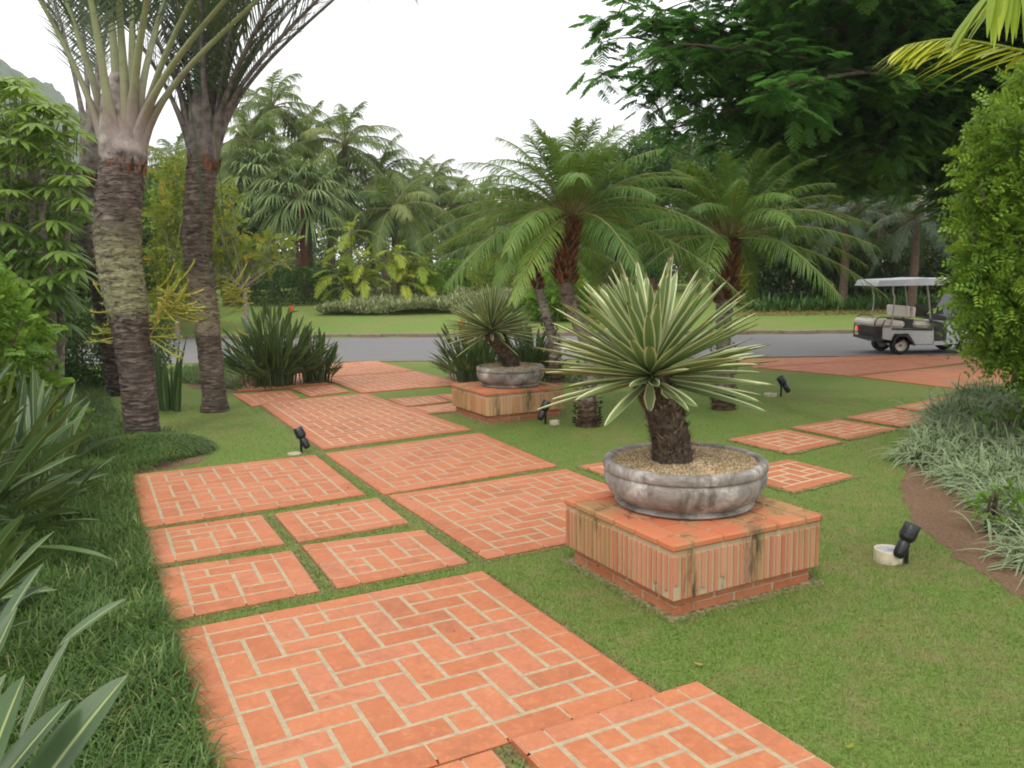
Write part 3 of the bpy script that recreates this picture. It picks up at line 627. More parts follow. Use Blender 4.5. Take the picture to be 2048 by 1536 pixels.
t, b, top = agave(c1t, c1t[2], [(-.06, -.06, -.02), (-.08, -.06, .16), (-.13, -.06, .36), (-.20, -.05, .54)], .79, 142, 'huge variegated agave with cream edged leaves on a short bent trunk in the near bowl', 1, tr=.118, low=-.16, wid=.076)
for q, (dx, L_) in enumerate(((-.03, .17), (.055, .12))):
    blades(b, [top+np.array([dx, -.14, -.02])], [(dx*2.5, -.45, -.9 if q == 0 else -.4)], L_, .075, droop=.1, n=6, nc=4, fold=.3, prof=lambda t: np.interp(t, [0, .5, .9, 1], [.5, 1, .5, .05]), side=[(1, .0, 0.)], tint=.9, smooth=True)
b.build('leaves', M['agave'], t)
c2t = c2+np.array([0, 0, .235])
t, b, top = agave(c2t, c2t[2], [(.02, 0, -.02), (-.03, 0, .16), (-.15, 0, .36), (-.25, .0, .50)], .68, 190, 'smaller agave with narrow grey green leaves on a leaning trunk in the far bowl', 2, tr=.115, low=-.24, wid=.048)
b.build('leaves', M['agave'], t)

# ================================================================ SPOTLIGHTS AND BOXES
def spot(c, lean, label, s=1.0):
    """lean: unit direction in which the lamp head points"""
    t = thing('garden_spotlight', label, 'spotlight', c, 'black garden spotlights in the lawn')
    ln = nrm(np.array(lean)); q = Vector(ln).to_track_quat('Z', 'Y').to_matrix()
    piv = np.array([0, 0, .155*s]); off = np.array(q @ Vector((0, 0, 1)))
    b = MB(); tube(b, [(0.0, 0, -.05), (0, 0, .10*s), (0, 0, .15*s)], .013*s, 10); tube(b, [(0, 0, .15*s), (-.02*ln[0], 0, .165*s), tuple(piv*0+np.array([-.045*ln[0]*1.2, -.02, .165*s]))], .012*s, 8)
    box(b, (0, 0, .145*s), (.03*s, .03*s, .03*s), bev=.006); b.build('stake', M['black'], t)
    c0 = np.array([-.05*ln[0], -.03, .165*s])
    b = MB(); pr = [(0, -.125), (.022, -.123), (.033, -.112), (.036, -.09), (.036, -.025), (.030, -.018), (.030, -.012), (.044, .0), (.048, .03), (.048, .10), (.045, .102), (.041, .098), (.040, .055), (.0, .055)]
    lathe(b, [(r*s, z*s) for r, z in pr], c=c0, ns=20, M=q); 
    for k in range(3): lathe(b, [((.049+.002*(k % 2))*s, (.01+.012*k)*s), ((.052)*s, (.014+.012*k)*s), ((.049)*s, (.018+.012*k)*s)], c=c0, ns=20, M=q)
    h = b.build('lamp_head', M['black'], t)
    b = MB(); lathe(b, [(0, .062*s), (.038*s, .060*s)], c=c0, ns=16, M=q); b.build('lens', M['glass'], h); return t
def boxcap(c, r, h, label, m, group=None, lidm=None, sq=1.0):
    b = MB(); lathe(b, [(r*.97, -.02), (r, 0), (r, h-.006), (r*.985, h), (r*.90, h), (r*.89, h-.006), (r*.885, h-.007)], ns=32, jit=.01); 
    if sq != 1: b.v[0][:, 1] *= sq
    t = thing('cable_box', label, 'cable box', c, 'round cable boxes beside the spotlights'); b.build('rim', m, t)
    b = MB(); lathe(b, [(0, h-.008), (r*.885, h-.007)], ns=32)
    box(b, (r*.2, 0, h-.004), (.04, .02, .006)) ; 
    if sq != 1: b.v[0][:, 1] *= sq
    b.build('lid', lidm or m, t); return t
spot(G(1812, 1127), (.42, .1, .85), 'near right black spotlight beside the tall round cream box', 1.05)
boxcap(G(1776, 1122), .088, .085, 'tall round cream box with grey lid in the lawn at right', M['white_box'], lidm=M['lid'])
spot(G(603, 906), (-.42, .1, .85), 'black spotlight in the lawn corner left of the main brick path', 1.1)
boxcap(G(589, 908), .075, .012, 'flat pale disc flush with the grass by the left spotlight', M['stone'])
spot(G(1091, 848), (.38, .1, .85), 'black spotlight in front of the far pedestal', 1.15)
boxcap(G(1109, 849), .065, .05, 'small cream box on the grass in front of the far pedestal', M['stone'])
spot(G(1562, 793), (-.5, .1, .8), 'distant black spotlight on the shaded lawn right of the date palms', 1.2)
boxcap(G(1541, 793), .10, .05, 'wide stone coloured disc beside the distant right spotlight', M['stone'], sq=.7)
for (x, y, a, l, lab) in ((1690, 1505, .5, .05, 'single yellow green leaf lying on the lawn near the lower edge'), (1408, 1338, 2.7, .05, 'dry curled leaf on the grass behind the corner of the raised brick panel')):
    b = MB(); blades(b, [(0, 0, .02)], [(math.cos(a), math.sin(a), .05)], l, .02, n=5, nc=2, fold=.3, prof=prof_oval, tint=.8 if a < 1 else .95)
    o = b.build('fallen_leaf', M['croton'] if a < 1 else M['cocos_dead']); o.location = tuple(G(x, y)+np.array([0, 0, .005])); tag(o, lab, 'leaf', 'fallen leaves on the lawn')
# leaning roof tile by the flower clump
b = MB(); th = np.linspace(0, PI, 9); V = []
for z, r in ((0, .05), (.30, .065)):
    for k, rr in ((0, r), (1, r-.012)):
        V += [(rr*math.cos(a), rr*math.sin(a)*.6, z) for a in th]
V = np.array(V); q = []
for k in range(8):
    for a0, b0 in ((0, 18), (27, 9)): q.append([a0+k, a0+k+1, b0+k+1, b0+k])
    q.append([18+k, 19+k, 28+k, 27+k]); q.append([0+k, 9+k, 10+k, 1+k])
q += [[0, 18, 27, 9], [8, 17, 35, 26]]
b.add(V, q, smooth=False); o = b.build('roof_tile', M['terracotta']); o.location = tuple(G(578, 770)); o.rotation_euler = (.15, .12, 2.9); tag(o, 'terracotta roof tile standing upright at the foot of the flower clump', 'tile')

# ================================================================ PALMS
def frond(mb, p0, path, nl=40, ll=.5, lw=.03, start=.15, ang=55, vee=.25, ldroop=.25, r0=.02, r1=.004, tint=.5, mat=0, rmat=1, nseg=2, stag=.0, tipfrac=.35, jit=.06, grow=.3, rt=.5, spread=0., rn=5, up=None):
    P = np.asarray(path, float); n = len(P)
    tube(mb, P, np.linspace(r0, r1, n), rn, mat=rmat, tint=rt, cap=False)
    u = np.linspace(start, .995, nl); x = u*(n-1); k = np.minimum(x.astype(int), n-2); f = (x-k)[:, None]
    C = P[k]*(1-f)+P[k+1]*f; T = nrm(P[k+1]-P[k])
    upv = np.array([0, 0, 1.]) if up is None else up
    S = np.cross(T, upv); bad = np.linalg.norm(S, axis=1) < .12; S[bad] = S[~bad][-1] if (~bad).any() else np.array([1., 0, 0]); S = nrm(S); Nn = nrm(np.cross(S, T)); Nn[Nn[:, 2] < 0] *= 1
    uu = (u-start)/(1-start); pl = (grow+(1-grow)*np.clip(uu/.3, 0, 1))*(tipfrac+(1-tipfrac)*np.clip((1-uu)/.55, 0, 1)**.7)
    a = R_(ang)*(1-.45*uu)
    for sgn in (-1, 1):
        j = rng.normal(size=(nl, 3))*jit
        D = nrm(T*np.cos(a)[:, None]+S*sgn*np.sin(a)[:, None]+Nn*(vee+spread*rng.normal(size=nl))[:, None]+j)
        blades(mb, C, D, ll*pl*rng.uniform(.9, 1.08, nl), lw*(.6+.4*pl), droop=ldroop*rng.uniform(.6, 1.5, nl), n=nseg, tint=np.clip(tint+rng.normal(size=nl)*.08, 0, 1), mat=mat, prof=lambda t: np.interp(t, [0, .3, .7, 1], [.55, 1, .7, .05]), side=np.cross(D, Nn))
def arch(p0, az, el, L, droop, n=14, p=2.0, curl=0., bend=0.):
    t = np.linspace(0, 1, n)[:, None]; d = np.array([math.cos(az)*math.cos(el), math.sin(az)*math.cos(el), math.sin(el)])
    s = np.array([-math.sin(az), math.cos(az), 0])
    o_ = np.array([math.cos(az), math.sin(az), 0])
    return np.asarray(p0)+d*L*t+GV*(droop+bend*.55)*L*t**p+s*curl*L*t**2+o_*bend*L*t**1.8
def trunk_mesh(mb, pts, r, rings=0, ringamp=.03, ns=18, n=60, mat=0, noise=.015, steps=False):
    P = spline(pts, n); u = np.linspace(0, 1, n); rr = np.interp(u, np.linspace(0, 1, len(r)), r)
    if rings: rr = rr*(1+ringamp*((u*rings) % 1.0-.5 if steps else np.sin(u*rings*2*PI)))
    tube(mb, P, rr, ns, mat=mat, noise=noise); return P
def boots(mb, P, r, N, u0, u1, L=.08, W=.06, mat=0, out=.6, up=.9):
    n = len(P); u = rng.uniform(u0, u1, N); x = u*(n-1); k = np.minimum(x.astype(int), n-2); f = (x-k)[:, None]; C = P[k]*(1-f)+P[k+1]*f
    a = rng.uniform(0, 2*PI, N); o = np.stack([np.cos(a), np.sin(a), 0*a], 1)
    blades(mb, C+o*r*.95, nrm(o*out+np.array([0, 0, up])), rng.uniform(.6, 1.3, N)*L, W, n=2, nc=2, fold=.4, prof=lambda t: np.interp(t, [0, .6, 1], [1, .7, .25]), side=np.cross(o, [0, 0, 1.]), tint=rng.uniform(0, 1, N), mat=mat)

def date_palm(base, pts, rt, nf, FL, label, group, seed, boots_to=.45, crown_scale=1., ll=.30, tb=.0, fruit=True, extra=None):
    global rng; rng = np.random.default_rng(seed)
    t = thing('date_palm', label, 'palm tree', base, group)
    b = MB(); P = trunk_mesh(b, pts, rt, rings=26, ringamp=.10, n=110, noise=.04, steps=True)
    boots(b, P, rt[0], 260, .05, 1-boots_to, L=.04, W=.04, mat=0, out=1.1, up=.5)
    boots(b, P, rt[-1]*1.05, 300, 1-boots_to*.55, 1.0, L=.11, W=.045, mat=1, out=.55)
    b.v[-1] = b.v[-1]; b.build('trunk', [M['bark_d'], M['boot']], t)
    top = P[-1]; b = MB()
    for i in range(nf):
        f = (i+.5)/nf; az = i*2.39996+rng.normal()*.12; el = R_(87-88*f**.95)+rng.normal()*.08; L = FL*(1-.22*(1-f))*rng.uniform(.92, 1.08)
        dr = (.20+.24*math.cos(el))*rng.uniform(.8, 1.2)
        frond(b, None, arch(top+np.array([math.cos(az), math.sin(az), 0])*rt[-1]*.5+[0, 0, .03], az, el, L, dr, curl=rng.normal()*.10, p=2.1, bend=.15*max(math.sin(el), 0)), nl=74, ll=ll*rng.uniform(.85, 1.1), lw=.0145, start=.14, ang=60, vee=.12-.1*f, ldroop=.50, spread=.14, r0=.013, tint=.42+.35*math.sin(max(el, 0))*0+rng.normal()*.13+(.12 if f > .6 else 0), nseg=3, rt=rng.uniform(.2, .9), jit=.05, rn=4)
    b.build('crown', [M['date'], M['date_rachis']], t)
    if fruit:
        b = MB()
        for k in range(7):
            az = rng.uniform(0, 2*PI); p = arch(top, az, R_(62), .5, .25, n=7); tube(b, p, np.linspace(.010, .006, 7), 4, tint=.9)
            d = rdirs(26, .2); blades(b, p[rng.integers(3, 7, 26)], d, .13, .008, droop=.2, n=2, tint=rng.uniform(.4, 1, 26))
        b.build('flower_stalks', M['boot'], t)
    return t
gdp = 'feathery date palms between the path and the road'
bA = G(1175, 852); tA = GD(1140, 368, bA[1]+.15)-bA
date_palm(bA, [(0, 0, -.05), (.0, 0, .25), (.03, 0, .9), (tA[0]*1.25-.02, 0, 1.75), (tA[0], tA[1], tA[2]*.86)], [.16, .115, .085, .085, .10, .12], 50, 1.98, 'tallest feathery date palm, curved trunk with a swollen brown foot behind the big agave', gdp, 21)
bC = G(1447, 818); tC = GD(1458, 474, bC[1]+.1)-bC
date_palm(bC, [(0, 0, -.05), (.0, 0, .5), (-.02, 0, 1.2), (tC[0], tC[1], tC[2]*.98)], [.17, .13, .10, .11, .14], 48, 2.0, 'shorter date palm with a straight trunk right of the big agave', gdp, 22)
bB = G(1112, 765); tB = GD(1055, 500, bB[1]+.2)-bB
date_palm(bB, [(0, 0, -.05), (-.05, 0, .7), (-.22, 0, 1.4), (tB[0], tB[1], tB[2])], [.12, .085, .075, .08], 32, 1.6, 'slim date palm with a leaning trunk behind the far pedestal', gdp, 23, fruit=False)

# ---- triangle palms with the thick waxy leaf bases
def bez(p0, p1, p2, p3, n):
    t = np.linspace(0, 1, n)[:, None]; p0, p1, p2, p3 = map(lambda q: np.asarray(q, float), (p0, p1, p2, p3))
    return p0*(1-t)**3+3*p1*t*(1-t)**2+3*p2*t*t*(1-t)+p3*t**3
def tri_palm(base, tpts, tr, top_px, Y, ends, bark, label, seed, sheath, rbase=.112, r_end=.016, ll=.85, lstart=.30, dark=False, reins=0, nl=70):
    """ends: picture x where a leaf leaves the frame at its top and how far it leans towards (-) or away (+) from the camera"""
    global rng; rng = np.random.default_rng(seed)
    t = thing('triangle_palm', label, 'palm tree', base, 'big triangle palms at the left')
    b = MB(); top = GD(top_px[0], top_px[1], Y)-base; pts = [np.array(p, float) for p in tpts]+[top]
    P = trunk_mesh(b, pts, tr, rings=34, ringamp=.045, n=200, noise=.022, ns=36, steps=True)
    N = 900; u = rng.uniform(.42, 1, N)**.8; k = (u*198).astype(int); a = rng.uniform(0, 2*PI, N); o = np.stack([np.cos(a), np.sin(a), 0*a], 1); rr = np.interp(u, np.linspace(0, 1, len(tr)), tr)[:, None]
    blades(b, P[k]+o*rr*.99, np.stack([-o[:, 1], o[:, 0], rng.normal(size=N)*.15], 1), rng.uniform(.05, .16, N), rng.uniform(.008, .02, N), n=3, droop=0, prof=prof_oval, side=o*.7+np.array([0, 0, .8]), mat=0)
    b.v[-1][:] = b.v[-1]; b.build('trunk', bark, t)
    b = MB(); r = tr[-1]
    pr = [(r*.98, -.18), (r*1.12, -.05), (r*1.1, .05), (r*1.0, .3), (r*.8, .6), (r*.3, .85)]
    lathe(b, pr, c=top, ns=20, tint=.3); V = b.v[0]; 
    boots(b, np.array([top+[0, 0, -.3], top]), r*1.02, 70, 0., .7, L=.13, W=.05, mat=1, out=.22)
    b.build('crownshaft', [M['crownshaft'] if sheath is M['sheath'] else M['sheath_d'], M['boot']], t)
    bs = MB(); bl = MB()
    for i, (px, dy, hook) in enumerate(ends):
        e = GD(px, -30, Y+dy)-base; a = math.atan2(dy*.9, (e-top)[0]); o = np.array([math.cos(a), math.sin(a), 0])
        p0 = top+o*r*.60+np.array([0, 0, rng.uniform(-.22, .02)]); hh = (e-top)[2]
        p1 = p0+o*.16+np.array([0, 0, hh*.42]); p2 = p0*.45+e*.55+np.array([0, 0, hh*.14]); 
        ext = nrm(e-p2)*hh*.9; p = bez(p0, p1, p2, e, 16); tail = arch(e, math.atan2(ext[1], ext[0]), math.asin(nrm(ext)[2]), 1.35, .45+hook, n=9)[1:]
        p = np.vstack([p, tail]); n = len(p)
        rad = np.interp(np.linspace(0, 1, n), [0, .06, .13, .24, .6, 1], [rbase*.95, rbase*1.05, rbase*.74, rbase*.46, rbase*.30, .006])
        tube(bs, p, rad, 12, flat=.62, flatdir=np.cross(o, [0, 0, 1.]), mat=0, cap=False)
        m = 26; q = spline(p, m)
        frond(bl, None, q, nl=nl, ll=ll, lw=.024, start=lstart+rng.uniform(-.04, .04), ang=42, vee=.30, ldroop=.22, r0=.01, r1=.004, tint=rng.uniform(.1, .8), nseg=3, jit=.10, grow=.5, up=-o+np.array([0, 0, .6]), rn=3)
    bs.build('leaf_stalks', sheath, t); bl.build('leaflets', [M['dypsis'], M['sheath_d']], t)
    if reins:
        b = MB()
        for k in range(reins):
            x0 = top[0]+rng.uniform(-.1, .25); y0 = top[1]-.35-.1*rng.uniform(); z0 = top[2]+rng.uniform(.4, 1.1); zz = rng.uniform(1.2, 2.6)
            tube(b, spline([(x0-.15, y0+.1, z0-.1), (x0, y0, z0+.02), (x0+.07, y0-.05, z0-.4), (x0+.12, y0-.06, z0-zz*.6), (x0+.13+rng.normal()*.03, y0-.05, z0-zz)], 16), .007, 4, tint=.2)
        b.build('hanging_thread', M['strel_stalk'], t)
    return t
b1 = G(287, 878)
tri_palm(b1, [(0, 0, -.05), (-.01, 0, .3), (-.03, 0, 1.2), (-.13, 0, 2.3)], [.215, .195, .200, .235, .255, .235], (246, 300), b1[1],
    [(62, -.3, .0), (118, .3, .0), (176, -.5, .0), (218, .6, 0), (236, -.25, 0), (268, .5, 0), (300, -.5, 0), (398, -.1, .1), (340, .9, 0), (475, -.45, .15), (548, .15, .2), ],
    M['bark1'], 'nearest triangle palm, thick trunk patched with yellow green lichen, pale waxy leaf bases', 31, M['sheath'], lstart=.46, nl=50)
b2 = G(430, 822)
tri_palm(b2, [(0, 0, -.05), (0, 0, .35), (-.04, 0, 1.3), (-.10, 0, 2.4)], [.215, .165, .165, .185, .195, .20], (407, 300), b2[1],
    [(665, -.1, .1), (600, .6, 0), (560, -.5, 0), (520, .4, 0), (480, -.2, 0), (440, .5, 0), (400, -.3, 0), (350, .3, 0), (300, -.2, 0), (250, .5, 0), (700, .9, .2), (455, 1.2, 0), (380, 1.2, 0), (200, -.5, .1), (505, 1.0, 0), (625, 1.4, .1)],
    M['bark2'], 'second triangle palm, slimmer brown trunk and dark grey leaf bases, flared foot on the lawn', 32, M['sheath_d'], rbase=.10, lstart=.20, reins=3, nl=95, ll=.75)
b3 = G(238, 790)+np.array([0, 0, 0])
tri_palm(b3, [(0, 0, -.05), (-.05, 0, .5), (-.15, 0, 1.7), (-.35, 0, 3.1)], [.19, .165, .165, .18, .19], (188, 330), b3[1], 
    [(100, .9, 0), (160, 1.4, 0), (205, 1.2, 0), (230, 1.6, 0)],
    M['bark3'], 'third triangle palm, dark grey leaning trunk half hidden behind the lichen covered one', 33, M['sheath_d'], rbase=.08)

# ---- coconut palms and fan palms beyond the road
def coco(px, py, Y, label, seed, nf=22, FL=3.2, lean=0., cr=None, group='coconut palms beyond the road'):
    global rng; rng = np.random.default_rng(seed)
    top = GD(px, py, Y); base = np.array([top[0]+lean, Y, float(hgt(top[0], Y))]); t = thing('coconut_palm', label, 'palm tree', base, group)
    h = top[2]-base[2]; b = MB(); P = trunk_mesh(b, [(0, 0, -.2), (-lean*.25, 0, h*.35), (-lean*.7, 0, h*.75), (-lean, 0, h)], [.22, .15, .13, .12], rings=24, ringamp=.03, ns=10, n=50); b.build('trunk', M['bark_f'], t)
    tp = P[-1]; b = MB()
    for i in range(nf):
        f = (i+.5)/nf; az = i*2.39996+rng.normal()*.2; el = R_(84-112*f**.9)+rng.normal()*.08
        dead = f > .9 and rng.random() < .5
        frond(b, None, arch(tp, az, el, FL*rng.uniform(.85, 1.08), (.20+.40*math.cos(el))*rng.uniform(.8, 1.3), curl=rng.normal()*.16, n=12, bend=.22*max(math.sin(el), 0)), nl=50, ll=FL*.25, lw=.055, start=.16, ang=58, vee=.05, ldroop=.65, r0=.04, r1=.01, tint=np.clip(.5+rng.normal()*.2, 0, 1), mat=2 if dead else 0, nseg=3, jit=.08, rn=4, rt=rng.random())
    b.build('crown', [M['cocos'], M['date_rachis'], M['cocos_dead']], t); return t
cl = [(545, 215, 44, 3.4, 'tallest coconut palm on the skyline, just right of the second triangle palm'), (500, 285, 40, 3.0, 'coconut palm crown touching the second triangle palm'), (618, 275, 47, 3.2, 'coconut palm second from the top of the skyline'),
      (690, 290, 43, 3.4, 'broad coconut palm with a yellowing frond, peak of the middle of the skyline'), (760, 350, 44, 3.2, 'coconut palm whose fronds sweep right above the yellow palms'), (830, 385, 48, 3.2, 'coconut palm above the right yellow palm clump'),
      (870, 360, 62, 3.0, 'small far coconut palm sticking up at the low end of the skyline'), (905, 415, 50, 2.9, 'low coconut palm left of the feathery date palms'), (790, 420, 40, 2.9, 'low dark coconut palm right behind the yellow palm clump'),
      (960, 400, 56, 3.2, 'coconut palm half hidden by the tallest date palm'), (1010, 440, 48, 3.0, 'coconut palm behind the date palm crowns'), (735, 430, 50, 3.0, 'shaded coconut palm over the yellow palm clump'), (450, 340, 46, 3.2, 'coconut palm behind the trunk of the second triangle palm'), (350, 330, 50, 3.2, 'coconut palm seen between the two big triangle trunks'),
      (580, 340, 52, 3.2, 'coconut palm tucked behind the fan palms'), (860, 455, 60, 2.8, 'farthest low coconut palm left of the slim date palm')]
for k, (px, py, Y, FL, lab) in enumerate(cl): coco(px, py, Y, lab, 60+k, FL=FL, lean=random.uniform(-.6, .6))
def fanpalm(px, py, Y, label, seed, R=1.7, nf=34, redtrunk=False):
    global rng; rng = np.random.default_rng(seed)
    top = GD(px, py, Y); base = np.array([top[0], Y, float(hgt(top[0], Y))]); t = thing('fan_palm', label, 'palm tree', base, 'drooping fan palms beyond the road'); h = top[2]-base[2]
    b = MB(); trunk_mesh(b, [(0, 0, -.2), (.05, 0, h*.5), (0, 0, h)], [.20, .16, .19], rings=20, ns=10, n=40); b.build('trunk', M['boot'] if redtrunk else M['bark_f'], t); b = MB()
    for i in range(nf):
        f = (i+.5)/nf; az = i*2.39996; el = R_(80-115*f); p = arch((0, 0, h), az, el, R*.62, .12, n=5); tube(b, p, .018, 4, mat=1, cap=False)
        T = nrm(p[-1]-p[-2]); S = nrm(np.cross(T, [0, 0, 1.])); a = np.linspace(-1.9, 1.9, 26); D = T*np.cos(a)[:, None]+S*np.sin(a)[:, None]+rng.normal(size=(26, 3))*.05
        blades(b, np.repeat(p[-1:], 26, 0), D, R*.66*(1-.25*np.abs(a)/1.9), .085, droop=.62, n=4, tint=np.clip(.5+rng.normal()*.2+rng.normal(size=26)*.06, 0, 1), prof=lambda t: np.interp(t, [0, .5, 1], [.35, 1, .05]), power=2.4)
    b.build('crown', [M['fan'], M['date_rachis']], t)
fanpalm(600, 395, 36, 'fan palm with a reddish trunk and drooping grey green leaves left of the yellow palms', 90, R=2.0, redtrunk=True)
fanpalm(535, 360, 38, 'fan palm with pale hanging leaf tips behind the yellow green tree', 91, R=2.1)
fanpalm(655, 390, 39, 'smaller fan palm between the red trunked one and the skyline palm', 92, R=1.8)
fanpalm(480, 420, 41, 'low fan palm beside the second triangle trunk', 93, R=1.8)

# ---- yellow green areca clumps
def areca(base, specs, label, seed, cat='palm', group=None, FL=1.5, mat='areca', name='areca_palm', ll=.40, lw=.036, nl=20, nf=9, tintb=.5):
    global rng; rng = np.random.default_rng(seed)
    t = thing(name, label, cat, base, group); bt = MB(); b = MB()
    for (dx, dy, h) in specs:
        P = spline([(dx*.4, dy*.4, -.1), (dx*.7, dy*.7, h*.5), (dx, dy, h)], 10); tube(bt, P, np.linspace(.05, .035, 10), 7)
        for i in range(nf):
            az = i*2.4+rng.uniform(0, 1); el = R_(78-85*(i+.5)/nf); frond(b, None, arch(P[-1], az, el, FL*rng.uniform(.8, 1.1), .35+.3*math.cos(el), n=10), nl=nl, ll=ll, lw=lw, start=.2, ang=50, vee=.15, ldroop=.35, r0=.016, tint=np.clip(tintb+rng.normal()*.25, 0, 1), nseg=3, jit=.05, rn=4)
    bt.build('stems', M['bark_f'], t); b.build('fronds', [M[mat], M['date_rachis']], t); return t
ga = 'bright yellow green palm clumps beyond the road'
def gb(px, py, Y): p = GD(px, py, Y); p[2] = float(hgt(p[0], Y)); return p
areca(gb(705, 560, 32.5), [(0, 0, 2.9), (-.3, .3, 2.2), (.4, .2, 1.7), (-.5, 0, 1.3), (.5, -.2, 1.1), (-.2, -.3, .8)], 'taller bright yellow green palm clump left of its twin beyond the road', 101, group=ga, FL=1.35)
areca(gb(795, 560, 33), [(0, 0, 2.0), (-.4, .2, 1.7), (.5, .2, 1.5), (.9, 0, 1.5), (.2, -.2, .8), (1.0, .1, .9)], 'shorter spread out yellow green palm clump with several thin stems', 102, group=ga, FL=1.15)
# dark palms under the big tree, in front of the ochre house
gd = 'dark bluish palms in front of the ochre house'
for k, (px, py, Y, sc, lab) in enumerate(((1690, 440, 29, 1.9, 'left dark bluish palm in front of the ochre house'), (1830, 440, 28, 2.0, 'dark bluish palm above the cart roof'), (1760, 400, 33, 2.0, 'dark palm rising between two others before the ochre house'), (1600, 450, 31, 1.9, 'dark palm behind the right date palm crown'), (1905, 430, 31, 1.9, 'dark palm next to the bright right shrub'), (1520, 470, 32, 1.7, 'low dark palm behind the straight date palm trunk'))):
    rng = np.random.default_rng(110+k); top = GD(px, py, Y); base = np.array([top[0], Y, float(hgt(top[0], Y))]); h = top[2]-base[2]
    t = thing('dark_palm', lab, 'palm tree', base, gd); b = MB(); trunk_mesh(b, [(0, 0, -.1), (.05, 0, h*.6), (0, 0, h)], [.16, .13, .15], rings=14, ns=9, n=30); b.build('trunk', M['brown'], t); b = MB()
    for i in range(26):
        f = (i+.5)/26; az = i*2.39996; el = R_(82-105*f); frond(b, None, arch((0, 0, h), az, el, sc*rng.uniform(.85, 1.1), .3+.3*math.cos(el), n=10, bend=.4*max(math.sin(el), 0)), nl=34, ll=.42, lw=.030, start=.12, ang=60, vee=.1, ldroop=.5, r0=.018, tint=np.clip(.5+rng.normal()*.2, 0, 1), nseg=2, rn=4)
    b.build('crown', [M['blue'], M['brown']], t)

# ================================================================ SHRUBS, HEDGES, TREES
def in_poly(P, poly):
    x, y = P[:, 0], P[:, 1]; c = np.zeros(len(P), bool); n = len(poly); j = n-1
    for i in range(n):
        xi, yi = poly[i][:2]; xj, yj = poly[j][:2]
        k = ((yi > y) != (yj > y)) & (x < (xj-xi)*(y-yi)/((yj-yi) or 1e-9)+xi); c ^= k; j = i
    return c
def ell_pts(n, blobs, shell=.55):
    """points in the outer part of ellipsoids (cx,cy,cz,rx,ry,rz); returns points and outward directions"""
    w = np.array([b_[3]*b_[4]+b_[4]*b_[5]+b_[3]*b_[5] for b_ in blobs]); k = rng.choice(len(blobs), n, p=w/w.sum()); B = np.array(blobs, float)[k]
    d = rdirs(n); r = (shell+(1-shell)*rng.uniform(0, 1, n)**.6)*(1+.10*np.sin(d[:, 0]*7+k)+.08*np.sin(d[:, 2]*9+2*k)); P = B[:, :3]+d*B[:, 3:]*r[:, None]
    return P, nrm(d/B[:, 3:])
def leafy(mb, P, D, L=.05, W=.03, tint=None, mat=0, droop=.2, spread=.7, n=2, prof=prof_oval, up=.25):
    N = len(P); d = nrm(D+rng.normal(size=(N, 3))*spread+np.array([0, 0, up]))
    blades(mb, P, d, L*rng.uniform(.7, 1.25, N), W*rng.uniform(.8, 1.2, N), droop=droop, n=n, nc=1, prof=prof, tint=np.clip(rng.normal(.5, .22, N), 0, 1) if tint is None else tint, mat=mat, side=rng.normal(size=(N, 3)))
def sprays(mb, P, D, L=.22, k=7, ll=.05, lw=.02, tint=None, mat=0, droop=.25, ang=55, prof=prof_oval, n=2, spread=.5, up=.2):
    """small leafy twigs with leaflets in two rows"""
    N = len(P); D = nrm(D+rng.normal(size=(N, 3))*spread+np.array([0, 0, up])); S = np.cross(D, rdirs(N)); S = nrm(S); L = L*rng.uniform(.7, 1.3, N)
    ti = np.clip(rng.normal(.45, .22, N), 0, 1) if tint is None else tint
    for j in range(k):
        t = (j+.6)/k; C = P+D*(L*t)[:, None]+GV*(droop*L*t*t)[:, None]
        for s in (-1, 1):
            d = nrm(D*math.cos(R_(ang))+S*s*math.sin(R_(ang))+rng.normal(size=(N, 3))*.12+GV*.1)
            blades(mb, C, d, ll*(1.1-.5*t), lw, droop=.15, n=n, prof=prof, tint=np.clip(ti+.25*t+rng.normal(size=N)*.06, 0, 1), mat=mat, side=np.cross(d, np.cross(D, S)))
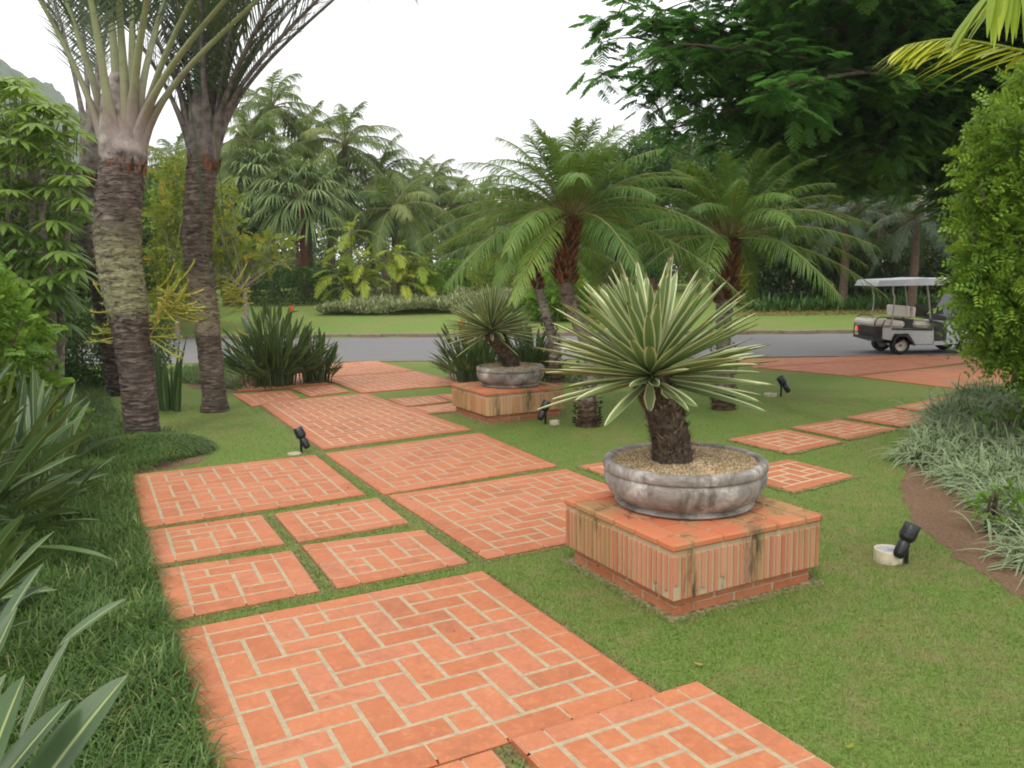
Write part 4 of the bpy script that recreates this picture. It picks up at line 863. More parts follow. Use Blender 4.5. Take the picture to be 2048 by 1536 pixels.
def hedge(name, label, cat, base, blobs, mat, N, L=.07, W=.04, stems=True, group=None, boxy=None, seed=0, tw=0, up=.25, shell=.6):
    global rng; rng = np.random.default_rng(seed); t = thing(name, label, cat, base, group); b = MB()
    if boxy:
        (lx, ly, lz) = boxy; P = []; D = []
        A = [lx*lz, lx*lz, ly*lz, ly*lz, lx*ly]; k = rng.choice(5, N, p=np.array(A)/sum(A)); u = rng.uniform(-1, 1, (N, 3)); dep = rng.uniform(0, .16, N)**1.5
        x = u[:, 0]*lx/2; y = u[:, 1]*ly/2; z = (u[:, 2]*.5+.5)*lz; d = np.zeros((N, 3))
        for q, (ax, sg) in enumerate(((1, -1), (1, 1), (0, -1), (0, 1), (2, 1))):
            m_ = k == q; d[m_, ax] = sg
            if ax == 0: x[m_] = sg*(lx/2-dep[m_])
            if ax == 1: y[m_] = sg*(ly/2-dep[m_])
            if ax == 2: z[m_] = lz-dep[m_]
        wob = .06*np.sin(x*2.1+seed)+.05*np.sin(x*5+z*3)+.04*np.sin(y*4+z*5); P = np.stack([x, y, z], 1)+d*wob[:, None]
        rr = np.maximum(0, z-(lz-.25)); P[:, 1] *= 1-rr*.5; D = d
    else: P, D = ell_pts(N, blobs, shell)
    P[:, 2] = np.abs(P[:, 2])
    if tw: sprays(b, P[:tw], D[:tw], L=L*3.6, ll=L, lw=W); P, D = P[tw:], D[tw:]
    leafy(b, P, D, L, W, up=up); b.build('foliage', M[mat], t)
    if stems:
        b = MB(); bl = blobs or [(x, 0, boxy[2]*.5, .4, .3, .4) for x in np.arange(-boxy[0]/2+.3, boxy[0]/2, .7)]
        for (cx, cy, cz, rx, ry, rz) in bl:
            for q in range(5 if boxy is None else 3):
                e = np.array([cx, cy, cz])+rng.normal(size=3)*.45*np.array([rx, ry, rz]); e[2] = abs(e[2]); s0 = np.array([cx*.7+rng.normal()*.1, cy*.7+rng.normal()*.1, -.1]); tube(b, spline([s0, (s0+e)/2+rng.normal(size=3)*.08, e], 6), np.linspace(.025, .008, 6), 5)
        b.build('stems', M['brown'], t)
    return t
# clipped hedges beyond the road
p = gb(580, 600, 34.5); hedge('clipped_hedge', 'long dark green clipped hedge beyond the road, left of the yellow palms', 'hedge', p, None, 'hedge_d', 15000, .10, .06, boxy=(4.9, 1.5, 1.35), group='clipped hedges beyond the road', seed=1)
p = gb(925, 572, 37); hedge('clipped_hedge', 'mid green clipped hedge beyond the road, behind the smaller agave', 'hedge', p, None, 'hedge_b', 12000, .10, .06, boxy=(4.0, 1.5, 1.35), group='clipped hedges beyond the road', seed=2)
p = gb(868, 600, 33); hedge('round_shrub', 'round green shrub in the striped groundcover beyond the road', 'shrub', p, [(0, 0, .5, .72, .6, .62)], 'hedge_b', 5000, .08, .045, seed=3)
hedge('leafy_shrub', 'light green loose shrub between the two curved date palm trunks', 'shrub', gb(1120, 650, 28), [(0, 0, .8, .9, .8, .85), (.7, .3, .6, .7, .6, .6), (-.6, 0, .5, .6, .6, .5)], 'hedge_b', 9000, .10, .05, seed=4, tw=500)
hedge('red_brown_shrub', 'dull brownish shrub on the bank behind the smaller agave crown', 'shrub', gb(1010, 575, 34), [(0, 0, .9, 1.6, .8, 1.1), (1.8, 0, .7, 1.4, .8, .8)], 'croton', 7000, .10, .045, seed=5)
# grey green striped groundcover band on the bank
def cover(name, label, cat, poly, dens, mat, L, W, seed, hh=.1, droop=.5, upd=1.1, kind='stuff', n=3, zf=hgt, prof=prof_grass, lv=.4, hump=0):
    global rng; rng = np.random.default_rng(seed); Q = np.array([p_[:2] for p_ in poly]); lo, hi = Q.min(0), Q.max(0); N = int((hi-lo).prod()*dens)
    P = rng.uniform(lo, hi, (N, 2)); P = P[in_poly(P, Q)]; N = len(P); z = zf(P[:, 0], P[:, 1])+rng.uniform(0, hh, N)
    if hump: z = z+hump*(.5+.5*np.sin(P[:, 0]*1.7+1)*np.cos(P[:, 1]*1.9))
    D = rdirs(N); D[:, 2] = np.abs(D[:, 2])+upd; b = MB()
    blades(b, np.stack([P[:, 0], P[:, 1], z], 1), D, L*rng.uniform(1-lv, 1+lv, N), W, droop=droop*rng.uniform(.5, 1.5, N), n=n, prof=prof, tint=np.clip(rng.normal(.5, .24, N), 0, 1))
    return tag(b.build(name, M[mat]), label, cat, kind=kind)
cover('striped_groundcover', 'pale grey green striped groundcover on the bank beyond the road', 'groundcover', [gb(630, 615, 30.6), gb(800, 632, 30), gb(960, 632, 30), gb(1090, 632, 30), gb(1080, 585, 34), gb(900, 580, 34.5), gb(720, 580, 34.5)], 700, 'variegated', .34, .05, 5, hh=.22, hump=.25)
cover('low_groundcover', 'yellow flecked low groundcover beside the long dark hedge', 'groundcover', [gb(640, 600, 32), gb(760, 598, 32.3), gb(900, 588, 33.5), gb(800, 580, 34.5), gb(690, 585, 34)], 350, 'croton', .26, .05, 6, hh=.3)
# shaded bank at right with strappy plants
gs = 'dark shrubs along the shaded bank'
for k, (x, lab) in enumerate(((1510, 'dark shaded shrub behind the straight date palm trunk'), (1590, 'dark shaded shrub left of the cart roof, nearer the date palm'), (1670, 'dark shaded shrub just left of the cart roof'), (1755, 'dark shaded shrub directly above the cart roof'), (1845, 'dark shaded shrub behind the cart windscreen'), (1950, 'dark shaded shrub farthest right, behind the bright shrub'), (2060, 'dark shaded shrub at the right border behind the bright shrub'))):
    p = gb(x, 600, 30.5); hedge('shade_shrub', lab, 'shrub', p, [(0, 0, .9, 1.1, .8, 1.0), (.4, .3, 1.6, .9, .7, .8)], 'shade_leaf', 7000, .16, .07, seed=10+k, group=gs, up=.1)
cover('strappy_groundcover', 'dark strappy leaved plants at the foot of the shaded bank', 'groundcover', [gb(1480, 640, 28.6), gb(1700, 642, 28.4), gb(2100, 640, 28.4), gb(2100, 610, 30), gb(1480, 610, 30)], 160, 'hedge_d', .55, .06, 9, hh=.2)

cover('bank_litter', 'brownish dry litter on the shaded bank below the dark shrubs', 'leaf litter', [gb(1470, 652, 27.6), gb(2100, 655, 27.4), gb(2100, 612, 30), gb(1480, 612, 30)], 420, 'cocos_dead', .09, .03, 19, hh=.02, upd=.25)
# ---- big feathery tree at upper right
rng = np.random.default_rng(77)
tb = np.array([9.3, 15.5, 0.]); T_ = thing('feathery_tree', 'huge dark feathery leaved tree whose canopy fills the upper right', 'tree', tb)
b = MB(); tube(b, spline([(0, 0, -.1), (-.1, 0, 1.2), (-.3, -.1, 2.6), (-.6, -.2, 3.9)], 16), np.linspace(.34, .24, 16), 14, noise=.04); b.build('trunk', M['bark_f'], T_)
b = MB(); LP = []; LD = []
tips = []
for k in range(38):
    px = rng.uniform(1300, 2250); lay = rng.uniform(0, 1); Yd = rng.uniform(11.2, 19.5)
    py = rng.uniform(-420, 225) if px > 1450 else rng.uniform(-200, 120)
    tips.append(GD(px, py, Yd)-tb)
for (px, py, Yd) in ((1235, 30, 13.5), (1270, 75, 14.), (1215, 150, 14.5), (1300, 190, 15), (1350, 255, 15.5), (1450, 290, 16), (1520, 320, 16.5), (1600, 345, 17), (1690, 370, 17), (1780, 330, 16.5), (1860, 350, 17), (1640, 260, 17.5), (1740, 220, 18), (1560, 220, 18), (1400, 160, 17.5), (1320, 60, 18), (1900, 430, 17), (1830, 200, 18.5), (1420, 220, 13.5), (1560, 290, 14.5), (1650, 330, 15), (1740, 300, 14), (1850, 300, 15), (1920, 380, 16), (1780, 380, 18), (1500, 240, 16), (1600, 190, 12.5), (1400, 90, 12), (1330, 120, 12.6), (1700, 210, 15), (1800, 230, 16), (1900, 250, 15), (1990, 300, 16), (1560, 120, 15), (1700, 100, 16), (1850, 120, 14), (1480, 30, 14), (1960, 160, 13.6), (1330, 20, 14)): tips.append(GD(px, py, Yd)-tb)
fork = np.array([-.6, -.2, 3.9])
for tp in tips:
    mid = fork*.45+tp*.55+np.array([0, 0, .25*abs(rng.normal())+.3]); p = spline([fork, fork*.75+tp*.25+np.array([0, 0, .35]), mid, tp], 18)
    tube(b, p, np.linspace(.10, .012, 18), 6, cap=False)
    for q in range(6, 18):
        m_ = 3 if q < 11 else 4
        for _ in range(m_):
            d = nrm(np.array([rng.normal(), rng.normal(), rng.normal()*.18])); L = rng.uniform(.5, 1.15)*(1.1-.03*q); e = p[q]+d*L+GV*.12*L; tube(b, [p[q], (p[q]+e)/2+np.array([0, 0, .04]), e], [.014, .009, .004], 4, cap=False)
            for s in np.linspace(.35, 1, 5):
                LP.append(p[q]+(e-p[q])*s); LD.append(nrm(d+rng.normal(size=3)*np.array([.7, .7, .2])))
b.build('branches', M['brown'], T_)
LP = np.array(LP); LD = np.array(LD); N = len(LP); print('feathery leaves', N)
rep = 2; LP = np.repeat(LP, rep, 0)+rng.normal(size=(N*rep, 3))*.10; LD = nrm(np.repeat(LD, rep, 0)+rng.normal(size=(N*rep, 3))*np.array([.8, .8, .15])); N *= rep
k_ = rng.uniform(0, 1, N) < .74; LP, LD = LP[k_], LD[k_]; N = len(LP)
b = MB(); S = nrm(np.cross(LD, [0, 0, 1.])); L = rng.uniform(.26, .42, N); ti = np.clip(rng.normal(.42, .24, N), 0, 1)
for j in range(9):
    t_ = .18+.82*(j+.5)/9; C = LP+LD*(L*t_)[:, None]+GV*(.35*L*t_*t_)[:, None]; w_ = .13*math.sin(PI*(.18+.75*t_))
    for s in (-1, 1):
        d = nrm(LD*.5+S*s+GV*.22+rng.normal(size=(N, 3))*.08); blades(b, C, d, w_*L/.34, .038*L/.34, droop=.2, n=1, prof=lambda t: np.interp(t, [0, 1], [.9, .45]), tint=np.clip(ti+rng.normal(size=N)*.06, 0, 1), side=LD)
b.build('foliage', M['tree'], T_)

# ---- broadleaf trees
def tree(name, label, base, h, blobs, mat, N, L, W, seed, bark='greybranch', r=.1, group=None, tw=0, spread=.9, cat='tree'):
    global rng; rng = np.random.default_rng(seed); t = thing(name, label, cat, base, group); b = MB(); c = np.mean([q[:3] for q in blobs], 0)
    tube(b, spline([(0, 0, -.1), (c[0]*.2, c[1]*.2, h*.5), (c[0]*.5, c[1]*.5, h)], 10), np.linspace(r, r*.6, 10), 8)
    for q in blobs:
        for k in range(5):
            e = np.array(q[:3])+rdirs(1)[0]*np.array(q[3:])*.8; s0 = np.array([c[0]*.5, c[1]*.5, h*rng.uniform(.8, 1)]); tube(b, spline([s0, (s0+e)/2+rng.normal(size=3)*.15, e], 8), np.linspace(r*.4, .012, 8), 5)
    b.build('trunk', M[bark], t); b = MB(); P, D = ell_pts(N, blobs, .35)
    if tw: sprays(b, P[:tw], D[:tw], L=L*3.4, ll=L, lw=W, spread=spread); P, D = P[tw:], D[tw:]
    leafy(b, P, D, L, W, spread=spread); b.build('crown', M[mat], t); return t
tree('yellow_green_tree', 'thin branched tree with yellow and orange tinted leaves behind the second triangle palm', gb(490, 580, 27), 1.6, [(-.5, 0, 3.1, .8, .7, .7), (.1, 0, 2.5, .7, .6, .45), (-.9, 0, 2.0, .6, .6, .4), (1.0, 0, 2.9, .7, .4, .22), (-.7, .2, 4.2, .6, .6, .6), (.9, 0, 2.3, .5, .4, .2)], 'croton', 1500, .12, .05, 41, tw=350)
tree('yellow_green_tree', 'loose yellow green tree seen between the two nearest triangle palm trunks', gb(350, 590, 26), 1.2, [(0, 0, 2.5, .7, .7, .9), (.2, 0, 3.9, .7, .7, .7), (-.2, 0, 1.3, .6, .6, .6), (.3, .3, 5.0, .6, .6, .6)], 'croton', 5200, .13, .05, 42, tw=300)
tree('leafy_tree', 'mid green tree low behind the second triangle palm trunk', gb(385, 590, 30), 1.2, [(-.6, 0, 1.8, 1.2, 1, 1.0), (-1.5, 0, 2.4, 1.3, 1, 1.4), (-2.6, 0, 1.2, 1.2, 1, 1.0), (-.4, 0, 4.0, 1.2, 1, 1.2)], 'hedge_b', 9000, .14, .08, 43)
# far background wood behind the palms
def wood(name, label, pts, N, L, seed, mat='far', zr=(0, 3)):
    global rng; rng = np.random.default_rng(seed); b = MB(); blobs = []
    for (px, py, Y, rx, rz) in pts:
        c = GD(px, py, Y); z0 = 0.8
        zt = c[2]; n = max(1, int((zt-z0)/rz)); 
        for k in range(n+1): blobs.append((c[0]+rng.normal()*rx*.3, Y+rng.uniform(0, 3), z0+(zt-z0-rz*.6)*k/max(n, 1), rx, 2.0, rz))
    P, D = ell_pts(N, blobs, .5); leafy(b, P, D, L, L*.5, spread=1.0); return tag(b.build(name, M[mat]), label, 'trees', kind='stuff')
wood('far_trees', 'far off mass of mixed green trees behind the coconut palms', [(x, 400+60*math.sin(x*.02)+(x-300)*.06, 66, 4.2, 2.6) for x in range(-60, 1240, 90)], 42000, .42, 51)
wood('far_trees', 'dark band of undergrowth beneath the coconut palm crowns', [(x, 500, 54, 3.2, 1.4) for x in range(860, 1300, 90)]+[(x, 522, 60, 3.0, 1.2) for x in range(200, 860, 110)], 16000, .34, 52)
wood('far_trees', 'green trees behind and right of the ochre house', [(x, 330+30*math.sin(x), 56, 3.6, 2.4) for x in (1260, 1350, 1440, 1530)]+[(1740, 250, 50, 2.6, 1.8), (1800, 300, 48, 2.2, 2)], 24000, .34, 53)

# dense leafy trees behind everything
def bgtree(seed, mat):
    global rng; rng = np.random.default_rng(seed); t = thing('background_tree', 'x', 'tree', (0, 0, 0), 'leafy trees closing the view behind the palms'); b = MB(); tube(b, spline([(0, 0, -.3), (.1, 0, 1.2), (0, 0, 3)], 8), np.linspace(.22, .12, 8), 8)
    bl = [(rng.normal()*1.3, rng.normal()*1.0, rng.uniform(2.3, 6.2), rng.uniform(1.1, 1.7), rng.uniform(1.0, 1.4), rng.uniform(.8, 1.2)) for _ in range(11)]+[(0, 0, 6.6, 1.3, 1.2, 1.0)]
    for q in bl: tube(b, spline([(0, 0, 2.2), (q[0]*.5, q[1]*.5, q[2]*.6+1), q[:3]], 6), np.linspace(.09, .02, 6), 5)
    b.build('trunk', M['brown'], t); b = MB(); P, D = ell_pts(30000, bl, .45); leafy(b, P, D, .21, .10, spread=.9, droop=.4); b.build('crown', M[mat], t); return t
bt = [bgtree(501, 'far'), bgtree(502, 'hedge_d'), bgtree(503, 'far')]; used = [False]*3
BT = [(1225, 300, 42, 0, 'leafy tree behind the right edge of the tallest date palm crown'), (1310, 262, 40, 1, 'dark leafy tree between the two date palm crowns'), (1400, 270, 38, 2, 'leafy tree behind the left fronds of the shorter date palm'), (1500, 262, 37, 1, 'dark leafy tree right above the shorter date palm'), (1605, 275, 36, 0, 'leafy tree left of the ochre house'), (1685, 400, 35, 1, 'dark leafy tree hiding the left part of the ochre house'), (1800, 300, 34.5, 2, 'leafy tree hiding the middle of the ochre house'), (1975, 300, 36, 1, 'dark leafy tree at the right end of the ochre house'), (1990, 270, 36, 0, 'leafy tree behind the bright right shrub'),
      (960, 420, 58, 0, 'leafy tree under the low end of the coconut skyline'), (1050, 400, 54, 2, 'leafy tree behind the slim date palm crown'), (1140, 380, 50, 0, 'leafy tree behind the trunk top of the tallest date palm'), (120, 330, 27, 0, 'leafy tree behind the umbrella tree, nearer its trunk'), (20, 300, 25, 2, 'leafy tree behind the umbrella tree at the left border'), (235, 360, 30, 2, 'leafy tree behind the third triangle palm'), (335, 330, 38, 0, 'leafy tree in the gap between the two nearest palm trunks'), (435, 380, 42, 2, 'leafy tree right behind the second triangle palm'), (1290, 430, 36, 1, 'low dark leafy tree right of the tallest date palm trunk'), (1380, 440, 35, 1, 'low dark leafy tree left of the straight date palm trunk'), (1180, 460, 44, 0, 'low leafy tree behind the tallest date palm trunk')]
for (px, py, Y, v, lab) in BT:
    o = bt[v] if not used[v] else copy_tree(bt[v]); used[v] = True; p = GD(px, py, Y); z0 = float(hgt(p[0], Y)); k = (p[2]-z0)/7.4; k2 = max(k, .62); o.location = (p[0], Y, z0); o.scale = (k2, k2, k); o.rotation_euler = (0, 0, rng.uniform(0, 6.28)); o['label'] = lab
# ---- umbrella tree at left
rng = np.random.default_rng(61)
sb = np.array([-6.7, 11.6, 0]); t = thing('umbrella_tree', 'umbrella tree with drooping whorls of glossy leaflets at the left border', 'tree', sb); b = MB(); bl = MB()
stems = [GD(88, 470, 11.4)-sb, GD(20, 420, 12)-sb, GD(140, 380, 12.2)-sb, GD(-60, 300, 12)-sb, GD(60, 300, 11.8)-sb]
for k, e in enumerate(stems): tube(b, spline([(e[0]*.7+.1*k-.2, 0, -.1), (e[0]*.85, e[1]*.4, e[2]*.5), e, e+[0, 0, .9]], 12), np.linspace(.06, .035, 12), 8)
N = 430; C = []
while len(C) < N:
    px, py = rng.uniform(-190, 200), rng.uniform(150, 650)
    if py < 150+.0009*(px-50)**2+2: continue
    if px > 35 and py < 160+(px-35)*.62: continue
    if px > 165+12*math.sin(py*.05) or (py > 560 and px > 130): continue
    C.append(GD(px, py, rng.uniform(10.3, 12.8))-sb)
for c in C:
    o = nrm(c-np.array([-.3, 0, 2.2])+rng.normal(size=3)*.5); c = np.array(c); tube(b, [c-o*.30+GV*.12, c-o*.12, c], [.008, .007, .006], 4, cap=False)
    nl = rng.integers(8, 12); a = np.arange(nl)*2*PI/nl+rng.uniform(0, 1); d = np.stack([np.cos(a), np.sin(a), np.full(nl, .12)], 1)+rng.normal(size=(nl, 3))*.08+o*.35
    high = c[2] > 3.3
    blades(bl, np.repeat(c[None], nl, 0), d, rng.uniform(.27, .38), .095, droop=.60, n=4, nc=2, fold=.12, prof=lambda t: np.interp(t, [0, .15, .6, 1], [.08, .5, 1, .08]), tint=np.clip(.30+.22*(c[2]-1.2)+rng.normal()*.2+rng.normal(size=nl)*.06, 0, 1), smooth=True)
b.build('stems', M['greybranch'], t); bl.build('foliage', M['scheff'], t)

# ---- left hedge, dark hedge behind, and trees filling behind the umbrella tree
hedge('bright_hedge', 'tall bright green small leaved hedge at the left border', 'hedge', (-5.1, 8.0, 0), [(-.1, 0, 1.2, .62, .7, .9), (0, .1, .55, .6, .7, .7), (-.7, .3, 1.3, .7, .8, .9), (-.6, .3, .5, .7, .8, .6)], 'hedge_b', 16000, .055, .034, seed=71, tw=1700)
hedge('dark_hedge', 'dark shaded hedge behind the paddle leaf clump, left of the triangle palms', 'hedge', (-7.4, 14.6, 0), [(0, 0, .8, .8, .7, .75), (.7, .2, .75, .6, .6, .7), (-.9, 0, .8, .8, .7, .8)], 'hedge_d', 13000, .07, .035, seed=72)
hedge('leafy_shrub', 'mid green shrub glimpsed between umbrella tree and third triangle palm', 'shrub', (-13.2, 26, 0.2), [(0, 0, 1.4, 1.8, 1, 1.5), (0, 0, 3.4, 1.8, 1.2, 1.4), (-2.4, 0, 2, 2, 1, 2)], 'hedge_b', 11000, .14, .07, seed=73)

# ---- bright shrub at the right
rng = np.random.default_rng(81); rb = np.array([5.9, 8.3, 0]); t = thing('bright_shrub', 'tall bright yellow green shrub overhanging at the right border', 'shrub', rb)
bl_ = []
for (px, py, Y, r) in ((2010, 330, 8.2, .55), (2070, 250, 8.3, .5), (1985, 420, 8.1, .42), (2060, 430, 8.2, .6), (1975, 520, 8.0, .40), (2040, 560, 8.1, .6), (1960, 610, 7.9, .38), (2000, 680, 8.0, .42), (2070, 680, 8.2, .6), (2130, 400, 8.5, .8), (2150, 600, 8.5, .8), (2120, 200, 8.6, .6), (1945, 560, 7.9, .26), (1940, 480, 8.0, .22)):
    c = GD(px+45, py-22, Y)-rb; r *= .92; bl_.append((c[0], c[1], c[2], r, r, r*.95))
b = MB(); P, D = ell_pts(9500, bl_, .5); sprays(b, P, D, L=.26, k=6, ll=.070, lw=.032, spread=.7, up=.35); P, D = ell_pts(9000, bl_, .2); leafy(b, P, D, .065, .035)
b.build('foliage', M['shrub_r'], t); b = MB()
for q in bl_:
    for k in range(4): e = np.array(q[:3])+rng.normal(size=3)*.25; tube(b, spline([(rng.normal()*.15, rng.normal()*.15, -.1), (q[0]*.5, q[1]*.5, max(q[2]*.55, .3)), e], 10), np.linspace(.03, .006, 10), 5)
b.build('stems', M['brown'], t)
# striped spider plants in the right bed
rng = np.random.default_rng(83)
cl_ = []
edge = [(1935, 850), (1915, 880), (1900, 925), (1915, 965), (1950, 990), (1990, 1010), (2030, 1060), (2075, 1110)]
gsp = 'striped grassy clumps in the right bed'
spots = []
for (x, y) in ((1960, 840), (1925, 870), (1890, 905), (1915, 935), (1950, 960), (1990, 985), (2035, 1020), (2080, 1075), (1990, 900), (2040, 930), (2075, 980), (2000, 850), (2060, 870), (2120, 1040), (2130, 940), (2110, 1130), (1905, 880), (1960, 905), (2020, 960)): spots.append(G(x, y))
protos = []
for v in range(4):
    b = MB(); N = 300; D = rdirs(N); D[:, 2] = np.abs(D[:, 2])*1.0+.45; P = rng.normal(size=(N, 3))*np.array([.09, .09, 0]); P[:, 2] = .0
    blades(b, P, D, rng.uniform(.28, .55, N), .015, droop=rng.uniform(.4, .95, N), n=5, nc=2, fold=.25, prof=lambda t: np.interp(t, [0, .2, .7, 1], [.6, 1, .7, .04]), tint=np.clip(rng.normal(.5, .22, N), 0, 1))
    protos.append(b)
b = MB()
for k, sp_ in enumerate(spots+[sp_+rng.normal(size=3)*np.array([.2, .2, 0]) for sp_ in spots]):
    v = protos[k % 4]; a = rng.uniform(0, 6.28); c_, s_ = math.cos(a), math.sin(a); k_ = rng.uniform(1.0, 1.35); sp_ = sp_+np.array([0, 0, np.clip((W2L(sp_)[0]-7.4)*.10, 0, .28)]); V = v.v[0] @ np.array([[c_, s_, 0], [-s_, c_, 0], [0, 0, 1]])*k_+sp_
    b.add(V, v.q[0], uv=v.uv[0], tint=v.ti[0])
tag(b.build('striped_grass', M['spider']), 'dense mass of pale striped grassy leaves spilling over the right bed', 'groundcover', kind='stuff')
hedge('small_leafy_plant', 'small bright green leafy plant among the striped clumps, lower right', 'plant', G(2010, 1060), [(0, 0, .16, .22, .2, .14), (.25, -.1, .2, .2, .2, .16)], 'hedge_b', 260, .09, .035, seed=84, stems=True)
hedge('small_leafy_plant', 'small green leafy shoot at the top of the striped clumps near the right border', 'plant', G(2040, 900), [(-.2, 0, .30, .25, .2, .10), (.15, 0, .32, .2, .2, .12)], 'hedge_b', 300, .08, .03, seed=85, stems=True)
# areca leaning in from the upper right corner
rng = np.random.default_rng(86); ab = np.array([3.9, 4.6, 0]); t = thing('corner_palm', 'yellow green palm reaching in from the upper right corner', 'palm', ab); bt = MB(); b = MB()
tube(bt, spline([(0, 0, -.1), (.05, 0, 1.2), (0, 0, 2.5)], 10), np.linspace(.06, .045, 10), 10); hub = GD(2500, -150, 4.6)-ab
tube(bt, [(0, 0, 2.4), tuple(hub)], [.05, .04], 8); bt.build('stems', M['bark_f'], t)
def cf(p, **k): frond(b, None, spline([np.array(GD(*q))-ab for q in p], 16), **k)
cf([(2500, -150, 4.6), (2300, 60, 4.3), (2130, 112, 4.1), (2000, 92, 4.0), (1900, 78, 3.95), (1808, 92, 3.9)], nl=27, ll=.38, lw=.056, start=.30, ang=34, vee=-.25, ldroop=.22, r0=.016, r1=.004, tint=.80, nseg=4, jit=.03, tipfrac=.35)
cf([(2500, -150, 4.6), (2330, -200, 4.1), (2180, -170, 3.8), (2060, -90, 3.6), (1985, -20, 3.5)], nl=26, ll=.42, lw=.045, start=.35, ang=38, vee=-.2, ldroop=.30, r0=.016, r1=.004, tint=.42, nseg=4, jit=.03, tipfrac=.5)
for az, el in ((0.3, .6), (1.3, .5), (-.8, .7), (2.0, .8), (-1.6, .3)): frond(b, None, arch(hub, az, el, 1.5, .6), nl=26, ll=.42, lw=.045, start=.2, ang=45, ldroop=.35, tint=.5, nseg=3)
b.build('fronds', [M['areca'], M['areca']], t)
hedge('high_shrub', 'sprig of mid green leaves above the bright shrub', 'shrub', (7.6, 10.5, 0), [(0, 0, 3.3, .8, .8, 1.0), (.3, 0, 4.3, .8, .8, .9), (.6, .2, 2.2, 1, 1, 1)], 'hedge_d', 7000, .08, .04, seed=87)

# ================================================================ PADDLE LEAF PLANTS (bird of paradise)
def paddle(mb, base, tips, Lb, Wb, tint, bow=.25, droop=.12, stalk=None):
    for p0, tp, L, W, ti in zip(base, tips, Lb, Wb, tint):
        p0 = np.array(p0); tp = np.array(tp); d = tp-p0; H = np.linalg.norm(d); ls = max(H-L, H*.3); out = np.array([d[0], d[1], 0]); 
        m1 = p0+np.array([out[0]*.15, out[1]*.15, d[2]*.5]); q = spline([p0, m1, p0+d*(ls/H)+np.array([0, 0, .06*H])], 8); tube(stalk, q, np.linspace(.012, .006, 8), 5, tint=ti, cap=False)
        D = nrm(tp-q[-1]); S = np.cross(D, [0, 0, 1.]); S = nrm(S+rng.normal(size=3)*.35)
        blades(mb, q[-1:], [nrm(D+[0, 0, droop])], np.linalg.norm(tp-q[-1])*1.02, W, droop=droop, n=8, nc=4, fold=.22, prof=lambda t: np.interp(t, [0, .12, .4, .75, .93, 1], [.12, .62, 1, .78, .32, .02]), side=[S], tint=ti, smooth=True)
def strelitzia(base, N, R, Hh, Lb, Wb, label, seed, flowers=(), spreadc=.25, group=None, clipf=None, mat='strel'):
    global rng; rng = np.random.default_rng(seed); t = thing('paddle_leaf_clump', label, 'plant', base, group); b = MB(); s = MB()
    a = rng.uniform(0, 2*PI, N); r = np.sqrt(rng.uniform(0, 1, N)); h = Hh*(1-.55*r**2)*rng.uniform(.50, 1.08, N)
    B = np.stack([np.cos(a)*r*R*spreadc, np.sin(a)*r*R*spreadc, 0*a], 1)+rng.normal(size=(N, 3))*np.array([.08, .08, 0]); Tp = np.stack([np.cos(a)*r*R, np.sin(a)*r*R, h], 1)
    paddle(b, B, Tp, Lb*rng.uniform(.8, 1.2, N), Wb*rng.uniform(.75, 1.15, N), np.clip(rng.normal(.5, .25, N), 0, 1), stalk=s)
    b.build('leaves', M[mat], t); s.build('stalks', M['strel_stalk'], t)
    for (fx, fy, fz) in flowers:
        f = MB(); g = MB(); tube(g, spline([(fx*.4, fy*.4, 0), (fx*.8, fy*.8, fz*.6), (fx, fy, fz)], 8), .008, 5); tube(g, [(fx, fy, fz), (fx+.06, fy-.02, fz+.02), (fx+.15, fy-.03, fz+.03)], [.012, .014, .003], 6, tint=1)
        for k in range(6): blades(f, [(fx, fy, fz)], [(rng.uniform(-.3, .7), rng.normal()*.3, 1)], .14, .030, n=3, nc=2, fold=.4)
        fo = f.build('flower', M['orange'], t); g.build('flower_stem', M['strel_stalk'], fo)
    return t
gp = 'clumps of paddle leaved flowering plants'
strelitzia(G(548, 772), 300, 1.15, 1.50, .50, .062, 'big dark paddle leaf clump with an orange flower left of the path', 91, flowers=((.45, -.3, 1.30),), group=gp)
strelitzia(G(632, 766), 110, .55, 1.15, .45, .055, 'smaller paddle leaf clump against the left edge of the far path', 92, group=gp)
strelitzia(G(925, 778)+np.array([.15, .8, 0]), 190, .95, 1.25, .5, .062, 'paddle leaf clump with a small orange flower behind the far pedestal', 93, flowers=((-.15, -.5, 1.05),), group=gp)
strelitzia(G(1040, 770)+np.array([.2, .9, 0]), 140, .85, 1.15, .55, .07, 'dark paddle leaf clump behind the slim leaning date palm', 94, group=gp)
# near left clump: big leaves aimed where they show
rng = np.random.default_rng(95); nb = G(60, 1060); t = thing('paddle_leaf_clump', 'large near paddle leaf clump filling the left border below the hedge', 'plant', nb, gp); b = MB(); s = MB(); TP = []
for k in range(190):
    px = rng.uniform(-120, 235); py = rng.uniform(700, 1120); 
    if px > 225-abs(py-930)*.25 or py < 700+max(0, px-60)*.5: continue
    Yd = rng.uniform(4.9, 8.0); tp = GD(px, py, Yd)-nb
    if tp[2] < .1: continue
    TP.append(tp)
for (px, py, Yd) in ((232, 870, 6.8), (225, 960, 6.0), (205, 1040, 5.3), (150, 830, 7), (90, 745, 7.2), (185, 790, 7.5), (240, 905, 6.6), (110, 760, 7.4), (225, 1120, 4.9), (160, 905, 6.0)): TP.append(GD(px, py, Yd)-nb)
TP = np.array(TP); N = len(TP); B = np.stack([TP[:, 0]*.35-.35, TP[:, 1]*.7, 0*TP[:, 0]], 1)+rng.normal(size=(N, 3))*np.array([.15, .15, 0])
paddle(b, B, TP, rng.uniform(.55, .85, N), rng.uniform(.060, .115, N), np.clip(rng.normal(.42, .22, N), 0, 1), stalk=s); b.build('leaves', M['strel'], t); s.build('stalks', M['strel_stalk'], t)
